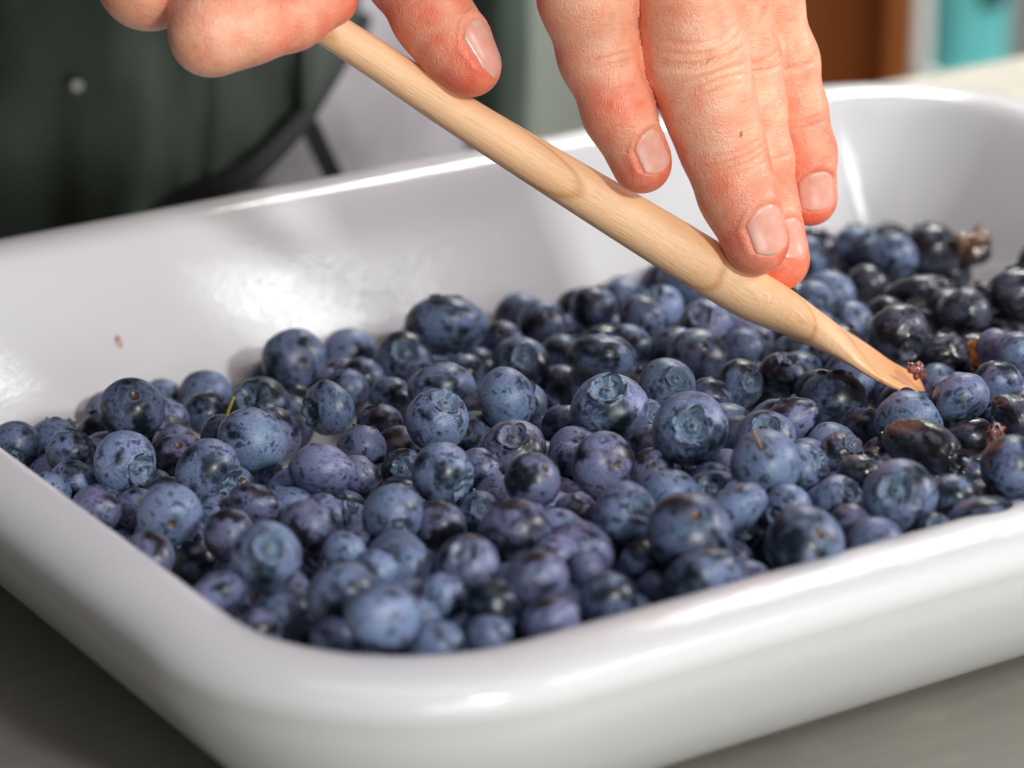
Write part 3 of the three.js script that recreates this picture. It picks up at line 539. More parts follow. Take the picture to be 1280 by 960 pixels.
// crown: a ring of five or six uneven pointed lobes standing round the sunken floor, with thickness
function crownGeometry(seed) {
  const r = rng(seed + 900), n = seed % 3 === 2 ? 6 : 5, off = r() * 6, hs = []; for (let i = 0; i < n; i++) hs.push(r() < 0.15 ? 0.15 : 0.5 + r() * 0.7);
  return grid(60, 9, (a, b) => {
    const ph = a * Math.PI * 2, q = (a * n) % 1, i = Math.floor(a * n) % n, lobe = Math.pow(Math.sin(q * Math.PI), 0.8) * hs[i], h = 0.012 + 0.19 * lobe;
    const c = b * 9, side = c < 4.5 ? 0 : 1, up = side ? (9 - c) / 4.5 : c / 4.5;                     // up outside, down inside
    const flare = 0.385 + 0.05 * up + 0.13 * up * up * lobe - (side ? 0.030 : 0) + 0.012 * Math.cos(5 * ph + off), y = 0.850 + h * up - 0.05 * up * up * lobe + 0.006 * Math.cos(11 * ph + off);
    return [Math.cos(ph) * flare, y, -Math.sin(ph) * flare, a * 2, up];
  }, true);
}
const bodies = [0, 1, 2, 3, 4, 5].map((i) => berryGeometry(i)), dented = [11, 12, 13].map((i) => berryGeometry(i, 0.02, 3)), crushed = [21, 22, 23].map((i) => berryGeometry(i, 0.035, 6)), crowns = [0, 1, 2, 3].map(crownGeometry);
const crownTex = { }; for (const k of Object.keys(LOOKS)) { const b = LOOKS[k][1], s = LOOKS[k][0]; crownTex[k] = std({ roughness: k === 'W' ? 0.25 : 0.65, map: texture(128, 64, (x, y) => { const n = fbm(x * 14, y * 5, 3, 3), t = S(y + 0.5 * (n - 0.5), 0.35, 0.95); return [0, 1, 2].map((i) => L(b[i] * (0.55 + 0.7 * n), [0.030, 0.022, 0.014][i] + s[i], t)); }) }); }
const stemMat = std({ roughness: 0.6, map: texture(32, 64, (x, y) => { const t = y; return [L(0.20, 0.42, t), L(0.30, 0.30, t), L(0.03, 0.06, t)]; }) });
const brownStem = std({ roughness: 0.7, map: texture(32, 64, (x, y) => [L(0.13, 0.42, y), L(0.12, 0.25, y), L(0.10, 0.08, y)]) });
// how high the heap stands: near the rim in front, lower towards the far wall
const heapTop = (z) => RIM - 0.006 - 0.125 * Math.max(0, -z - 0.04);
function onHeap(u, v, lift) {
  let d = 0.82; for (let i = 0; i < 30; i++) { const p = P(u, v, d), gap = p.y - (heapTop(p.z) + lift); d += gap / (-(P(u, v, 1).y - P(u, v, 0).y)) * 0.8; }
  return d;
}
// u, v, width in px, flatness, angle of the short axis or the seen end ('c' crown, 's' stem scar) and where it is seen, look, lift in mm, form, label
const B = [
  [20, 556, 64, .88, 'c', 20, 573, 'M', 1, 0, "mottled blueberry with open crown pressed against the dish side at the frame edge"],
  [67, 550, 62, .86, 'n', 80, 0, 'M', -2, 0, "dark unlit blueberry behind the frame-edge berry, touching the far wall shadow"],
  [89, 568, 67, .86, 'n', 70, 0, 'M', 2, 0, "dusky blueberry with one pale highlight, between frame-edge berry and holed berry"],
  [126, 540, 50, .9, 'n', 100, 0, 'M', -3, 0, "small dark blueberry tucked behind the big amber-scarred berry"],
  [164, 512, 83, .92, 's', 172, 492, 'M', 10, 0, "big round blueberry with amber stem scar on top, highest at the dish's near side"],
  [209, 524, 48, .88, 'n', 60, 0, 'L', -1, 0, "small pale blueberry peeping out behind the amber-scarred berry"],
  [156, 578, 83, .88, 'c', 184, 588, 'L', 5, 0, "pale blueberry with a black torn crown hole and a dark dot"],
  [217, 557, 56, .88, 'n', 110, 0, 'P', -2, 0, "purple dark berry in the shade under the amber-scarred berry"],
  [92, 604, 64, .88, 'n', 80, 0, 'L', 0, 0, "light blue blueberry below the dusky highlighted one, near the rim"],
  [58, 618, 62, .88, 'n', 100, 0, 'L', -2, 0, "pale blueberry half cut off by the near dish rim"],
  [120, 637, 63, .9, 'n', 70, 0, 'P', 3, 0, "purple-grey blueberry standing before the rim, beside the pale rim berry"],
  [172, 638, 56, .88, 's', 178, 623, 'M', -3, 0, "small shaded berry with brown scar behind the powder-blue scarred berry"],
  [213, 643, 82, .92, 's', 219, 655, 'L', 5, 0, "powder-blue blueberry with tiny pale scar facing the lens"],
  [184, 698, 72, .8, 's', 173, 685, 'P', 1, 0, "violet blueberry with brown scar cut off by the rim"],
  [246, 702, 54, .9, 'n', 90, 0, 'M', -6, 0, "black shadowed berry in the hollow under the powder-blue berry"],
  [274, 742, 73, .72, 'n', 115, 0, 'P', 1, 1, "oblong lilac blueberry lying by the curved rim corner"],
  [322, 787, 62, .85, 'n', 80, 0, 'P', -1, 0, "lilac berry low against the rim corner, half hidden"],
  [357, 766, 80, .88, 'n', 90, 0, 'M', -3, 0, "greenish dark berry under the gaping crown berry"],
  [256, 518, 55, .88, 'n', 60, 0, 'M', -2, 0, "small blue berry below the far wall, before the stalked berry"],
  [325, 509, 80, .86, 'c', 309, 494, 'M', 0, 1, "dark blueberry with a sunken black crown behind the green stalk"],
  [278, 543, 56, .88, 's', 284, 520, 'M', 3, 4, "dark purple berry carrying a bright green stalk"],
  [368, 453, 84, .78, 's', 386, 453, 'M', 2, 0, "flat dark blueberry with a ringed round scar, against the bright wall"],
  [432, 488, 60, .9, 'n', 90, 0, 'M', -3, 0, "teal dark berry behind the wrinkled upright berry"],
  [455, 474, 60, .86, 'n', 60, 0, 'M', -3, 0, "dark greenish berry by the far wall, beyond the teal one"],
  [315, 552, 90, .9, 'n', 70, 0, 'L', 5, 0, "large pale blueberry with crackled bloom, in front of the green stalk"],
  [343, 543, 72, .88, 'n', 40, 0, 'P', -1, 0, "lilac berry showing as a crescent behind the crackled pale berry"],
  [411, 510, 74, .83, 'c', 383, 516, 'M', 4, 1, "upright wrinkled blueberry with split skin on its side"],
  [260, 589, 86, .88, 'c', 296, 612, 'L', 4, 0, "large pale round blueberry with its crown turned down, near the heap's end"],
  [402, 588, 84, .76, 'n', 85, 0, 'P', 4, 0, "broad purple blueberry with a sheen patch and a dark blotch"],
  [448, 596, 56, .86, 'n', 45, 0, 'P', -1, 0, "violet berry half behind the broad purple one"],
  [452, 560, 64, .88, 'n', 80, 0, 'P', 0, 0, "speckled violet berry above the broad purple one"],
  [475, 530, 62, .8, 'n', 85, 0, 'P', -1, 0, "small lavender berry with dark freckles, beside the torn-crown berry"],
  [505, 588, 58, .88, 'c', 503, 583, 'M', -3, 0, "dark sunken berry with hollow crown, in the shade of its lit neighbour"],
  [318, 632, 69, .8, 'n', 70, 0, 'P', 1, 0, "oval violet berry with pink glint above the gaping crown berry"],
  [270, 640, 48, .88, 'n', 80, 0, 'L', -2, 0, "small pale berry squeezed behind the lilac scarred berry"],
  [288, 669, 68, .95, 's', 314, 654, 'P', 3, 0, "lilac round berry with reddish scar, left neighbour of the gaping crown"],
  [332, 695, 88, .95, 'c', 340, 681, 'L', 8, 0, "pale blueberry with wide gaping star crown and cream lobe"],
  [386, 659, 74, .92, 'n', 60, 0, 'P', 4, 0, "grey-violet berry with blurred highlight, beside the gaping crown berry"],
  [403, 649, 67, .9, 'n', 40, 0, 'M', -1, 0, "blue berry showing as a rim behind the grey-violet one"],
  [430, 690, 55, .9, 'n', 70, 0, 'L', 1, 0, "small powder-blue berry below the grey-violet one"],
  [491, 643, 78, .93, 'c', 503, 664, 'L', 5, 0, "pale round blueberry with black crown mouth at its lower side"],
  [557, 406, 104, .66, 'n', 88, 0, 'M', 6, 0, "very broad oval blue-black berry lying highest against the far wall"],
  [505, 450, 74, .86, 'c', 508, 437, 'M', 0, 0, "dark berry with hollow crown below the broad oval one"],
  [628, 428, 54, .86, 's', 625, 415, 'M', -3, 0, "small black berry in the gap beyond the broad oval one"],
  [678, 405, 64, .82, 's', 687, 392, 'M', 0, 0, "dark green-black berry with scar by the far wall, under the handle"],
  [742, 385, 59, .92, 'n', 70, 0, 'M', 2, 0, "round dark berry with pale edge glint, alone against the far wall"],
  [653, 455, 70, .88, 'c', 656, 444, 'M', 0, 0, "greenish dark berry with dim crown above the split-tone berry"],
  [580, 467, 54, .86, 'n', 80, 0, 'M', -3, 0, "dim teal berry beneath the broad oval one"],
  [701, 444, 52, .88, 'n', 80, 0, 'M', -4, 0, "black berry lost in shade beside the teal oval"],
  [551, 487, 87, .76, 'n', 100, 0, 'L', 2, 0, "smooth lavender egg-shaped berry behind the torn-crown berry"],
  [546, 526, 82, .93, 'c', 560, 498, 'L', 7, 0, "pale scratched blueberry with torn black crown on top and orange fleck"],
  [633, 499, 80, .9, 'n', 15, 0, 'L', 5, 0, "half pale half dusky round berry with a straight shade line"],
  [657, 508, 62, .9, 'n', 0, 0, 'L', -1, 0, "blue crescent berry tucked behind the split-tone berry"],
  [490, 497, 50, .88, 'n', 80, 0, 'M', -3, 0, "tiny dark berry between lavender egg berry and freckled one"],
  [754, 449, 90, .7, 'n', 80, 0, 'M', 5, 1, "teal-bloomed oval berry with a pinched top"],
  [787, 434, 62, .86, 'n', 60, 0, 'M', 0, 0, "dusky berry leaning behind the pinched teal oval"],
  [803, 398, 62, .88, 'n', 60, 0, 'M', 2, 0, "teal dark berry with soft streak below the spoon handle"],
  [824, 385, 60, .88, 'c', 813, 364, 'L', -1, 0, "lavender berry with black crown just under the spoon handle"],
  [872, 448, 80, .8, 's', 880, 428, 'M', -1, 0, "wide black-green berry beneath the spoon handle"],
  [882, 406, 66, .88, 'c', 873, 391, 'P', 2, 0, "violet berry with orange-flecked crown close under the handle"],
  [834, 483, 72, .88, 'c', 849, 471, 'L', 3, 0, "lilac berry with flat pale crown disc, above the big crown berry"],
  [763, 512, 99, .8, 'c', 757, 477, 'L', 5, 0, "large barrel-shaped berry with scuffed bloom and slot-like crown on top"],
  [862, 536, 98, .9, 'c', 864, 531, 'L', 9, 0, "largest pale blueberry with perfect round crown facing the lens"],
  [888, 498, 50, .88, 'n', 60, 0, 'M', -2, 0, "teal berry peeping out behind the largest crown-facing berry"],
  [705, 531, 56, .88, 'n', 80, 0, 'M', -2, 0, "shaded blue berry next to the barrel-shaped berry"],
  [755, 582, 84, .8, 's', 777, 580, 'P', 4, 0, "mauve oval berry with grey dimpled scar on its side"],
  [714, 577, 54, .88, 'n', 60, 0, 'L', -1, 0, "pale berry partly behind the mauve dimpled one"],
  [643, 563, 84, .8, 'c', 640, 537, 'P', 1, 1, "blotched lilac berry with ragged black top"],
  [552, 591, 80, .95, 'c', 584, 613, 'L', 6, 0, "pale berry with brown broken crown at its lower edge"],
  [600, 586, 56, .9, 'n', 60, 0, 'P', -1, 0, "small plum berry with pink glint beside the brown-crowned one"],
  [666, 601, 72, .97, 's', 681, 583, 'P', 5, 0, "plum-coloured round berry with a pin-sized scar"],
  [815, 588, 52, .88, 's', 815, 579, 'P', 0, 0, "small lilac berry with black pinhole under the largest berry"],
  [837, 616, 75, .76, 'n', 80, 0, 'L', 2, 0, "lavender lens-shaped berry with a dark rim, below the pinhole berry"],
  [889, 607, 62, .86, 's', 891, 592, 'M', -3, 0, "dark green berry with rusty scar, in the shade of the stalked berry"],
  [795, 556, 58, .88, 'n', 80, 0, 'M', -5, 0, "dark berry in the gap between mauve and largest berries"],
  [781, 642, 80, .95, 'c', 802, 630, 'L', 5, 0, "pale blue berry with star crown in its upper corner"],
  [721, 643, 62, .86, 'c', 733, 616, 'P', -1, 1, "mottled lilac berry with orange crown scraps"],
  [863, 667, 108, .87, 's', 870, 637, 'M', 8, 0, "huge dusky blue berry with brown scar near the front rim"],
  [880, 722, 100, .72, 'n', 100, 0, 'M', 2, 1, "lumpy blue berry with a white glint, against the front rim"],
  [920, 638, 92, .68, 'n', 120, 0, 'L', 3, 1, "long pale pinched berry beside the huge dusky one"],
  [956, 580, 92, .9, 's', 948, 554, 'L', 8, 3, "smooth blue berry with a brown stalk standing in its dimple"],
  [957, 550, 76, .88, 'c', 955, 529, 'L', 0, 0, "pale berry with black crown just behind the stalked one"],
  [989, 527, 78, .72, 'n', 115, 0, 'P', 2, 0, "violet egg berry with bright glint, behind the stalked one"],
  [1008, 586, 68, .78, 'c', 1034, 578, 'L', 0, 0, "pale slender berry with ragged crown edge, beside the stalked one"],
  [984, 635, 63, .88, 'c', 964, 645, 'L', 1, 0, "mottled pale berry under the stalked one"],
  [1007, 680, 101, .84, 's', 1025, 662, 'M', 6, 0, "big blue berry with yellow-brown scar, touching the front rim"],
  [1048, 626, 67, .84, 'c', 1066, 610, 'L', 0, 0, "pale berry with a dark green crown hollow, next to the wide-crowned berry"],
  [1068, 658, 63, .88, 'n', 70, 0, 'P', 0, 0, "lilac berry behind the yellow-eyed berry by the front rim"],
  [1096, 684, 76, .86, 's', 1108, 676, 'M', 0, 0, "dusky berry with black scar, cut off by the front rim"],
  [1126, 620, 93, .84, 'c', 1112, 609, 'L', 7, 0, "large pale berry with wide scalloped crown, near the black burst berry"],
  [1190, 623, 67, .88, 'n', 80, 0, 'M', 1, 0, "moist dark-blue berry behind the scalloped crown berry"],
  [1166, 668, 52, .88, 'c', 1168, 656, 'M', -1, 0, "little berry with silvery crown peeping over the front rim"],
  [1230, 661, 102, .78, 'n', 95, 0, 'M', 0, 0, "wide dusky berry lying along the front rim near the picture edge"],
  [1264, 584, 80, .95, 's', 1231, 579, 'M', 6, 0, "plump grey-blue berry with a hole in its side, at the picture edge"],
  [1152, 558, 70, 1.65, 'c', 1178, 569, 'W', 4, 2, "black glistening burst berry with a pale blue crown"],
  [1136, 526, 90, .86, 'n', 80, 0, 'L', 2, 1, "smooth blue berry under the spoon tip with glossy creases"],
  [1200, 500, 78, .82, 'n', 125, 0, 'L', 4, 0, "tilted pale violet berry right at the spoon tip"],
  [1042, 503, 88, .88, 'n', 90, 0, 'M', -1, 0, "large dark teal berry in the shade below the spoon blade"],
  [925, 479, 62, .9, 'c', 940, 477, 'M', 0, 0, "half teal half black berry below the handle end"],
  [979, 470, 64, .86, 'c', 985, 443, 'M', 0, 0, "teal berry with pale crown bits under the spoon"],
  [930, 436, 56, .88, 'n', 80, 0, 'M', -3, 0, "black round berry directly under the spoon neck"],
  [1052, 567, 61, .86, 'c', 1068, 552, 'P', 0, 1, "mottled wet berry with ragged crown beside the burst berry"],
  [1076, 593, 62, .84, 'n', 80, 0, 'W', 1, 1, "reddish black wet berry with gold specks"],
  [1038, 368, 66, .86, 'n', 60, 0, 'L', 2, 0, "bright violet berry just beyond the pressing fingertips"],
  [1017, 379, 46, .9, 'c', 1022, 380, 'L', 0, 0, "small blue berry wedged between fingertip and spoon blade"],
  [1010, 322, 54, .88, 'n', 40, 0, 'L', 0, 0, "blue sliver of a berry behind the pressing fingertips"],
  [1071, 310, 62, .9, 'n', 80, 0, 'M', 2, 0, "black berry against the far corner wall, nearest the little finger"],
  [1116, 321, 63, .92, 'n', 60, 0, 'M', 4, 0, "black round berry with one lilac glint in the far corner"],
  [1162, 314, 80, .84, 'n', 85, 0, 'W', 1, 0, "wide black berry under the bright streak in the far corner"],
  [1212, 314, 54, .7, 'n', 80, 0, 'W', 0, 2, "crushed brownish black berry in the far corner"],
  [1148, 366, 94, .42, 'n', 96, 0, 'W', 1, 2, "flattened wet berry skins forming a grey ridge beyond the spoon"],
  [1123, 418, 80, .88, 'c', 1140, 440, 'W', 4, 1, "wet black berry with blue sheen, just above the spoon tip"],
  [1206, 392, 76, .86, 'n', 50, 0, 'W', 2, 2, "wrinkled wet berry with a green-grey edge, near the picture edge"],
  [1270, 368, 82, .88, 'n', 80, 0, 'W', 5, 1, "big glossy black berry with a star-like glint at the picture edge"],
  [1176, 444, 74, .86, 'n', 80, 0, 'W', -4, 2, "black squashed berry in the dark pit behind the spoon tip"],
  [1273, 441, 58, .88, 'n', 70, 0, 'M', 2, 0, "slate berry at the picture edge beyond the orange flesh"],
  [1246, 437, 46, .88, 'n', 80, 0, 'P', 0, 0, "small violet berry beside the orange burst flesh"],
  [1247, 478, 61, .88, 'n', 80, 0, 'M', 1, 0, "dull teal berry between spoon tip and picture edge"],
  [1268, 522, 74, .7, 'n', 30, 0, 'W', 3, 2, "torn black berry skin standing on edge by the picture edge"],
  [428, 744, 93, .86, 'n', 100, 0, 'L', 5, 0, "broad pale berry, blurred, resting near the front rim bend"],
  [478, 771, 97, .87, 'n', 80, 0, 'L', 8, 1, "largest blurred lilac berry leaning on the front rim bend"],
  [525, 773, 58, .9, 'n', 60, 0, 'L', 1, 0, "small pink-lit berry behind the largest blurred one"],
  [471, 717, 66, .86, 'n', 60, 0, 'L', 1, 0, "silvery berry above the blurred pair"],
  [508, 707, 63, .93, 's', 493, 692, 'L', 2, 0, "pale moist berry with black scar near the blurred pair"],
  [553, 744, 60, .92, 'n', 70, 0, 'L', 2, 0, "small bright berry with pinkish patches, before the rim"],
  [549, 658, 67, .96, 'n', 60, 0, 'P', 1, 0, "plum berry with a pink streak beside the black-mouthed one"],
  [600, 641, 54, .88, 'c', 603, 634, 'M', -3, 0, "small dark berry with pale crown in a gap"],
  [643, 664, 91, .86, 'n', 100, 0, 'P', 5, 0, "large matte violet berry in the middle of the near half"],
  [585, 707, 82, .82, 'c', 577, 683, 'P', 4, 0, "lilac berry with brown-tinged crown opened upward"],
  [695, 694, 62, .84, 'n', 95, 0, 'P', 1, 0, "smooth lilac berry squeezed beside the matte violet one"],
  [670, 724, 83, .86, 'n', 110, 0, 'P', 4, 0, "round violet berry with soft white glint near the front rim"],
  [737, 713, 58, .88, 'n', 60, 0, 'P', 0, 1, "violet berry with two dark freckles, near the front rim"],
  [760, 750, 76, .88, 'n', 110, 0, 'M', 2, 0, "greenish blue berry half sunk behind the front rim"],
  [616, 757, 79, .9, 'n', 70, 0, 'M', 3, 1, "blue berry with a grey fold, close to the front rim"],
  [611, 797, 63, .88, 'n', 80, 0, 'M', 1, 0, "shaded berry cut off by the front rim, below the folded one"],
  [688, 777, 77, .82, 'n', 110, 0, 'P', 1, 0, "violet oval berry lying along the front rim"],
  [545, 808, 79, .84, 'n', 80, 0, 'M', 0, 0, "brownish dark blurred berry cut off by the front rim"],
  [415, 797, 54, .88, 'n', 80, 0, 'M', -3, 0, "dark teal berry low in the rim bend"],
  [805, 701, 58, .88, 'n', 80, 0, 'M', -2, 0, "teal berry in the gap beneath the huge dusky one"],
  [822, 738, 54, .88, 'n', 80, 0, 'M', -5, 0, "dark berry behind the lumpy one at the front rim"],
  [858, 352, 74, .88, 'n', 60, 0, 'M', 2, 0, "blue-black berry hidden behind the spoon handle's lower edge"],
  [912, 398, 54, .88, 'n', 80, 0, 'M', 0, 0, "blue-black berry under the handle, next to the violet one"],
  [1085, 356, 46, .88, 'n', 80, 0, 'W', -3, 0, "small black berry behind the wet ridge"],
  [1052, 432, 54, .88, 'n', 80, 0, 'W', -3, 0, "black berry close behind the spoon blade"],
  [350, 606, 46, .88, 'n', 80, 0, 'M', -5, 0, "tiny teal berry in the gap under the crackled pale berry"],
  [1203, 598, 62, .88, 'n', 70, 0, 'M', -4, 0, "shaded berry wedged between the burst berry and the plump holed one"],
  [1078, 538, 62, .88, 'n', 70, 0, 'M', -4, 0, "shaded berry between the spoon-tip berry and the mottled wet one"],
  [1214, 548, 60, .88, 'n', 100, 0, 'W', -4, 0, "moist dark berry behind the burst berry, beside pink pulp"],
];
const berries = B.map(([u, v, D, k, kind, a, b, look, lift, form, label], i) => {
  const d = onHeap(u, v, lift / 1000), r = rng(i * 31 + 5);
  let ax;
  if (kind === 'n') { const t = a * Math.PI / 180; ax = V(Math.cos(t), Math.sin(t), -0.22); }
  else { let x = (a - u) / (D / 2), y = -(b - v) / (D / 2), l = Math.hypot(x, y); if (l > 0.92) { x *= 0.92 / l; y *= 0.92 / l; l = 0.92; } ax = V(x, y, Math.sqrt(1 - l * l)); if (kind === 's') ax.negate(); }
  const axis = V(0, 0, 0).addScaledVector(RIGHT, ax.x).addScaledVector(UPV, ax.y).addScaledVector(CAM, ax.z).normalize();
  D = Math.max(D, 57);
  return { u, v, D, k, d, d0: d, axis, look, form, label, spin: r() * 6.28, kind, rnd: r(), get r() { return this.D * this.d / FPX / 2; }, p: P(u, v, d) };
});
// let overlapping berries slide apart along the line of sight, so that each keeps its place and size in the picture
for (let it = 0; it < 240; it++) for (let i = 0; i < berries.length; i++) for (let j = i + 1; j < berries.length; j++) {
  const a = berries[i], b = berries[j], ra = a.r * Math.pow(a.k, 0.4), rb = b.r * Math.pow(b.k, 0.4), dist = a.p.distanceTo(b.p), need = (ra + rb) * 0.95;
  if (dist >= need) continue;
  const s = (a.d0 < b.d0 ? 1 : -1) * (need - dist) * 0.30;
  a.d -= s; b.d += s; a.p = P(a.u, a.v, a.d); b.p = P(b.u, b.v, b.d);
}
const heapGroup = 'blueberries heaped in the white dish';
function berry(o, i, label, group) {
  const set = o.form === 1 ? dented : o.form === 2 ? crushed : bodies, mats = berryMats[o.look];
  const m = mesh('blueberry', set[i % set.length], mats[Math.floor(o.rnd * mats.length)]);
  m.position.copy(o.p); m.quaternion.setFromUnitVectors(V(0, 1, 0), o.axis).multiply(new THREE.Quaternion().setFromAxisAngle(V(0, 1, 0), o.spin));
  m.scale.set(o.r, o.r * o.k, o.r);
  tag(m, label, 'blueberry', group);
  if (o.kind !== 's') mesh('crown', crowns[i % crowns.length], crownTex[o.look], m);
  return m;
}
berries.forEach((o, i) => {
  const m = berry(o, i, o.label, heapGroup);
  if (o.form === 3 || o.form === 4) { // a bit of stalk left on, drawn in the berry's own units
    const green = o.form === 4, inv = m.quaternion.clone().invert(), up = UPV.clone().addScaledVector(RIGHT, green ? 0.45 : -0.55).normalize().applyQuaternion(inv), out = V(0, -1, 0), at = (a, b) => out.clone().multiplyScalar(a).addScaledVector(up, b);
    const pts = green ? [at(0.88, 0.05), at(1.12, 0.20), at(1.32, 0.48), at(1.38, 0.72)] : [at(0.86, 0), at(0.98, 0.10), at(1.06, 0.24), at(1.10, 0.42)];
    mesh('stalk', mergeGeometries([new THREE.TubeGeometry(new THREE.CatmullRomCurve3(pts), 16, green ? 0.075 : 0.045, 10), new THREE.SphereGeometry(green ? 0.095 : 0.065, 12, 10).translate(...pts[3].toArray())]), green ? stemMat : brownStem, m);
  }
});
// berries further down, seen only in the gaps: settled on the floor of the dish
{
  const r = rng(77), low = [], all = berries.map((o) => ({ p: o.p, r: o.r * Math.pow(o.k, 0.35), s: o.r * Math.max(0.7, o.k) * 0.95 }));
  const wallIn = (y) => L(-0.034, -0.006, clamp((y - 0.010) / 0.038, 0, 1));
  for (const layer of [0, 1, 2]) for (let row = 0; row < 26; row++) for (let c = 0; c < 34; c++) {
    const rad = 0.0066 + r() * 0.0020, x = 0.012 + c * 0.0142 + (row % 2) * 0.0071 + (r() - 0.5) * 0.005 + layer * 0.004, z = -0.010 - row * 0.0126 + (r() - 0.5) * 0.005 - layer * 0.006, y = 0.0075 + rad + layer * 0.0125 + (r() - 0.5) * 0.003;
    const o = -wallIn(y - rad * 0.3) + rad;
    if (x < DX0 + o || x > DX1 - o || z > DZ0 - o || z < DZ1 + o) continue;
    if (y + rad * 0.4 > heapTop(z) + 0.002) continue;
    low.push({ p: V(x, y, z), r: rad, o });
  }
  for (let it = 0; it < 40; it++) for (let i = 0; i < low.length; i++) {
    const a = low[i], push = (q, qr, both) => { const dx = a.p.x - q.x, dy = a.p.y - q.y, dz = a.p.z - q.z, need = (a.r + qr) * 0.93, d2 = dx * dx + dy * dy + dz * dz; if (d2 < need * need && d2 > 1e-12) { const d = Math.sqrt(d2), s = (need - d) / d * (both ? 0.4 : 0.7); a.p.x += dx * s; a.p.y += dy * s * 0.6; a.p.z += dz * s; if (both) { q.x -= dx * s; q.y -= dy * s * 0.6; q.z -= dz * s; } } };
    for (let j = i + 1; j < low.length; j++) if (Math.abs(low[j].p.x - a.p.x) < 0.02 && Math.abs(low[j].p.z - a.p.z) < 0.02) push(low[j].p, low[j].r, true);
    for (const q of all) if (Math.abs(q.p.x - a.p.x) < 0.02 && Math.abs(q.p.z - a.p.z) < 0.02) push(q.p, q.r, false);
    a.p.x = clamp(a.p.x, DX0 + a.o, DX1 - a.o); a.p.z = clamp(a.p.z, DZ1 + a.o, DZ0 - a.o); a.p.y = Math.max(a.p.y, 0.0066 + a.r * 0.9);
  }
  const eyes = [0, -0.16, 0.16].map((s) => camera.position.clone().addScaledVector(RIGHT, s));
  const shows = (a) => eyes.map((eye) => {
    let seen = 0;
    for (let k = 0; k < 40; k++) {
      const q = Math.sqrt((k + 0.5) / 40) * 0.96, t = k * 2.39996, to = a.p.clone().sub(eye).normalize(), sx = to.clone().cross(V(0, 1, 0)).normalize(), sy = sx.clone().cross(to);
      const x = a.p.clone().addScaledVector(sx, q * Math.cos(t) * a.r).addScaledVector(sy, q * Math.sin(t) * a.r), dir = x.clone().sub(eye), len = dir.length(); dir.divideScalar(len);
      let clear = true;
      { const tr = (RIM - 0.0005 - eye.y) / dir.y, h = eye.clone().addScaledVector(dir, tr); if (h.x < DX0 - 0.004 || h.z > DZ0 + 0.004) clear = false; }
      for (const o of [all, low]) { if (!clear) break; for (const b of o) { if (b === a) continue; const m = b.p.clone().sub(eye), s = m.dot(dir); if (s > len) continue; if (m.lengthSq() - s * s < (b.s ?? b.r * 0.88) ** 2) { clear = false; break; } } }
      if (clear) seen++;
    }
    return seen;
  });
  // close the openings through which the bare floor would show
  const solid = () => [...all, ...low];
  for (let pass = 0; pass < 2; pass++) for (let v = 860; v > 300; v -= 7) for (let u = -60; u < 1400; u += 7) {
    const dir = P(u, v, 1).sub(camera.position).normalize(), eye = camera.position, tr = (RIM - 0.0005 - eye.y) / dir.y, h = eye.clone().addScaledVector(dir, tr);
    if (h.x < DX0 || h.z > DZ0) continue;
    const tf = (0.0135 - eye.y) / dir.y, p = eye.clone().addScaledVector(dir, tf);
    if (p.x < 0.030 || p.x > DX1 - 0.03 || p.z > -0.026 || p.z < DZ1 + 0.036) continue;
    if (!all.some((q) => Math.hypot(q.p.x - p.x, q.p.z - p.z) < 0.017)) continue;
    let open = true; for (const b of solid()) { const m = b.p.clone().sub(eye), s = m.dot(dir); const q = b.s ?? b.r * 0.85; if (m.lengthSq() - s * s < q * q) { open = false; break; } }
    if (!open) continue;
    const rad = 0.0066 + 0.001 * r(); let best = null, room = 0.38;
    for (let k = 0; k < 12; k++) { const c = p.clone().addScaledVector(dir, -k * 0.002); c.y = Math.max(c.y, 0.0066 + rad * 0.85); let m = 9; for (const b of solid()) m = Math.min(m, c.distanceTo(b.p) / (b.r + rad)); if (m > room) { room = m; best = c; } }
    if (best) low.push({ p: best, r: rad, o: rad, extra: true });
  }
  const kept = [];
  low.forEach((a, i) => {
    if (!a.extra) { for (const q of all) if (q.p.distanceTo(a.p) < (q.r + a.r) * 0.70) return; if (a.p.y + a.r * 0.3 > heapTop(a.p.z)) return; }
    const seen = shows(a); if (Math.max(...seen) < 3) return;                       // wholly under others
    const t = a.p.clone().sub(camera.position), dz = t.dot(FWD); if (640 + FPX * t.dot(RIGHT) / dz > 1420) return;   // beyond the frame
    const wet = a.p.x > 0.27 && a.p.z < -0.10, axis = V(r() - 0.5, r() - 0.5, r() - 0.5).normalize();
    kept.push({ i, p: a.p, r: a.r, k: 0.9, axis, spin: r() * 6, rnd: r(), look: wet ? 'W' : 'MPML'[Math.floor(r() * 4)], form: 0, kind: 'n', seen: seen[0] });
  });
  kept.sort((a, b) => b.seen - a.seen);
  const rest = [];
  kept.forEach((o, n) => {
    if (n < 155) return berry(o, o.i, o.look === 'W' ? 'moist blackish blueberry half buried at the far end of the heap' : 'blueberry half hidden in the gaps under the upper berries', o.look === 'W' ? 'moist blueberries buried at the far end' : 'blueberries buried low in the heap');
    const q = new THREE.Quaternion().setFromUnitVectors(V(0, 1, 0), o.axis).multiply(new THREE.Quaternion().setFromAxisAngle(V(0, 1, 0), o.spin));
    rest.push([bodies[o.i % bodies.length].clone().applyMatrix4(new THREE.Matrix4().compose(o.p, q, V(o.r, o.r * o.k, o.r))), berryMats[o.look][Math.floor(o.rnd * berryMats[o.look].length)]]);
  });
  if (rest.length) { const m = mesh('buried_blueberries', mergeGeometries(rest.map((x) => x[0]), true), rest.map((x) => x[1])); tag(m, 'lowest blueberries of the heap, barely showing in its gaps', 'blueberries'); m.userData.kind = 'stuff'; }
  console.log('low', kept.length, 'top', berries.length);
}
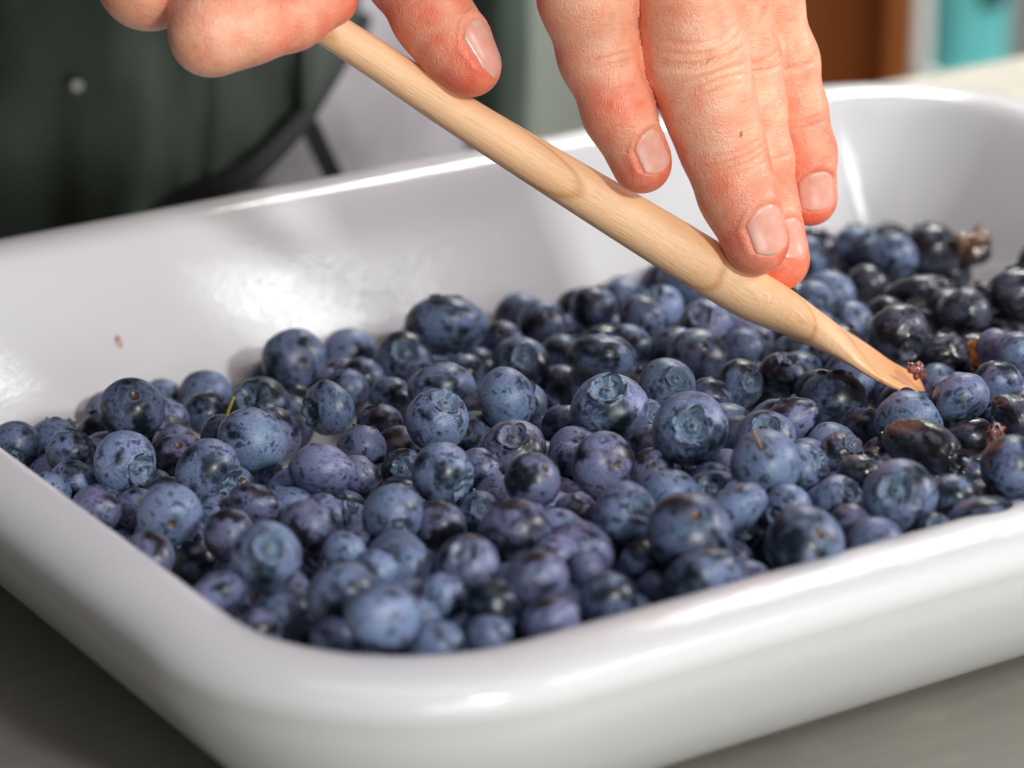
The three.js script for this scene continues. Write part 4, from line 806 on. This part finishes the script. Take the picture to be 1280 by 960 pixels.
// crushed flesh and skins by the spoon
function pulp(u, v, D, lift, color, seed, flat, label, d) {
  d = d ?? onHeap(u, v, lift / 1000); const r = D * d / FPX / 2;
  const g = grid(36, 24, (a, b) => { const th = b * Math.PI, ph = a * Math.PI * 2, x = -Math.cos(ph) * Math.sin(th), y = -Math.cos(th), z = Math.sin(ph) * Math.sin(th), k = 0.35 + 1.3 * fbm(x * 2.2 + seed, y * 2.2, z * 2.2, 4); return [x * k * 1.2, y * k * flat, z * k, a, b]; }, true);
  const t = texture(128, 64, (x, y) => { const n = fbm(x * 10, y * 6, seed, 4), k = 0.5 + n, s = S(noise(x * 14, y * 8, seed + 3), 0.6, 0.8); return [L(color[0] * k, 0.03, s), L(color[1] * k, 0.012, s), L(color[2] * k, 0.02, s)]; });
  const m = mesh('crushed_pulp', g, phys({ map: t, roughness: 0.18, clearcoat: 0.7, clearcoatRoughness: 0.1 })); m.position.copy(P(u, v, d)); m.scale.setScalar(r); m.rotation.set(seed, seed * 2, 0);
  return tag(m, label, 'fruit pulp', 'bits of crushed berry flesh');
}
pulp(1146, 463, 20, 5, [0.26, 0.08, 0.06], 1, 0.7, 'pinkish crushed flesh stuck on the upper edge of the spoon tip', 0.857);
pulp(1243, 542, 24, 3, [0.22, 0.085, 0.07], 2, 0.8, 'pink wet pulp between the torn dark skins by the far right', null);
pulp(1215, 304, 40, 5, [0.17, 0.085, 0.045], 3, 0.9, 'brown crushed berry flesh topping the heap in the far corner', null);
pulp(1231, 445, 40, -2, [0.42, 0.19, 0.03], 4, 0.8, 'orange-yellow burst berry flesh beyond the spoon tip', null);
pulp(1109, 553, 26, 1, [0.16, 0.07, 0.05], 5, 0.6, 'brownish pulp shred beside the black burst berry', null);
pulp(1200, 586, 30, -1, [0.09, 0.06, 0.035], 6, 0.6, 'olive brown pulp under the black burst berry with pale crown', null);
pulp(1070, 500, 20, -2, [0.34, 0.16, 0.12], 7, 0.7, 'small pink pulp speck in the dark gap below the spoon', null);
{ // a dried drop of juice on the far wall of the dish
  const g = new THREE.SphereGeometry(1, 20, 14), m = mesh('juice_drop', g, phys({ color: new THREE.Color(0.42, 0.25, 0.22), roughness: 0.25 }));
  const ray = P(148, 428, 1).sub(camera.position); let best = null;
  for (let d = 0.7; d < 1.1; d += 0.0005) { const p = camera.position.clone().addScaledVector(ray, d); let y = p.y - 0.0004, o = DZ1 - p.z; let lo = 0, hi = 0.43; for (let k = 0; k < 30; k++) { const md = (lo + hi) / 2; dishCurve.getPoint(md).y < y ? (lo = md) : (hi = md); } const w = dishCurve.getPoint(lo); if (o > w.x - 0.0002 && p.y < RIM) { best = p; break; } }
  if (best) { m.position.copy(best); m.scale.set(0.0013, 0.0021, 0.0006); m.lookAt(best.clone().add(V(0, 0.5, 0.85))); }
  tag(m, 'small dried pinkish juice drop on the inside far wall of the dish', 'juice drop');
}

renderer.render(scene, camera);
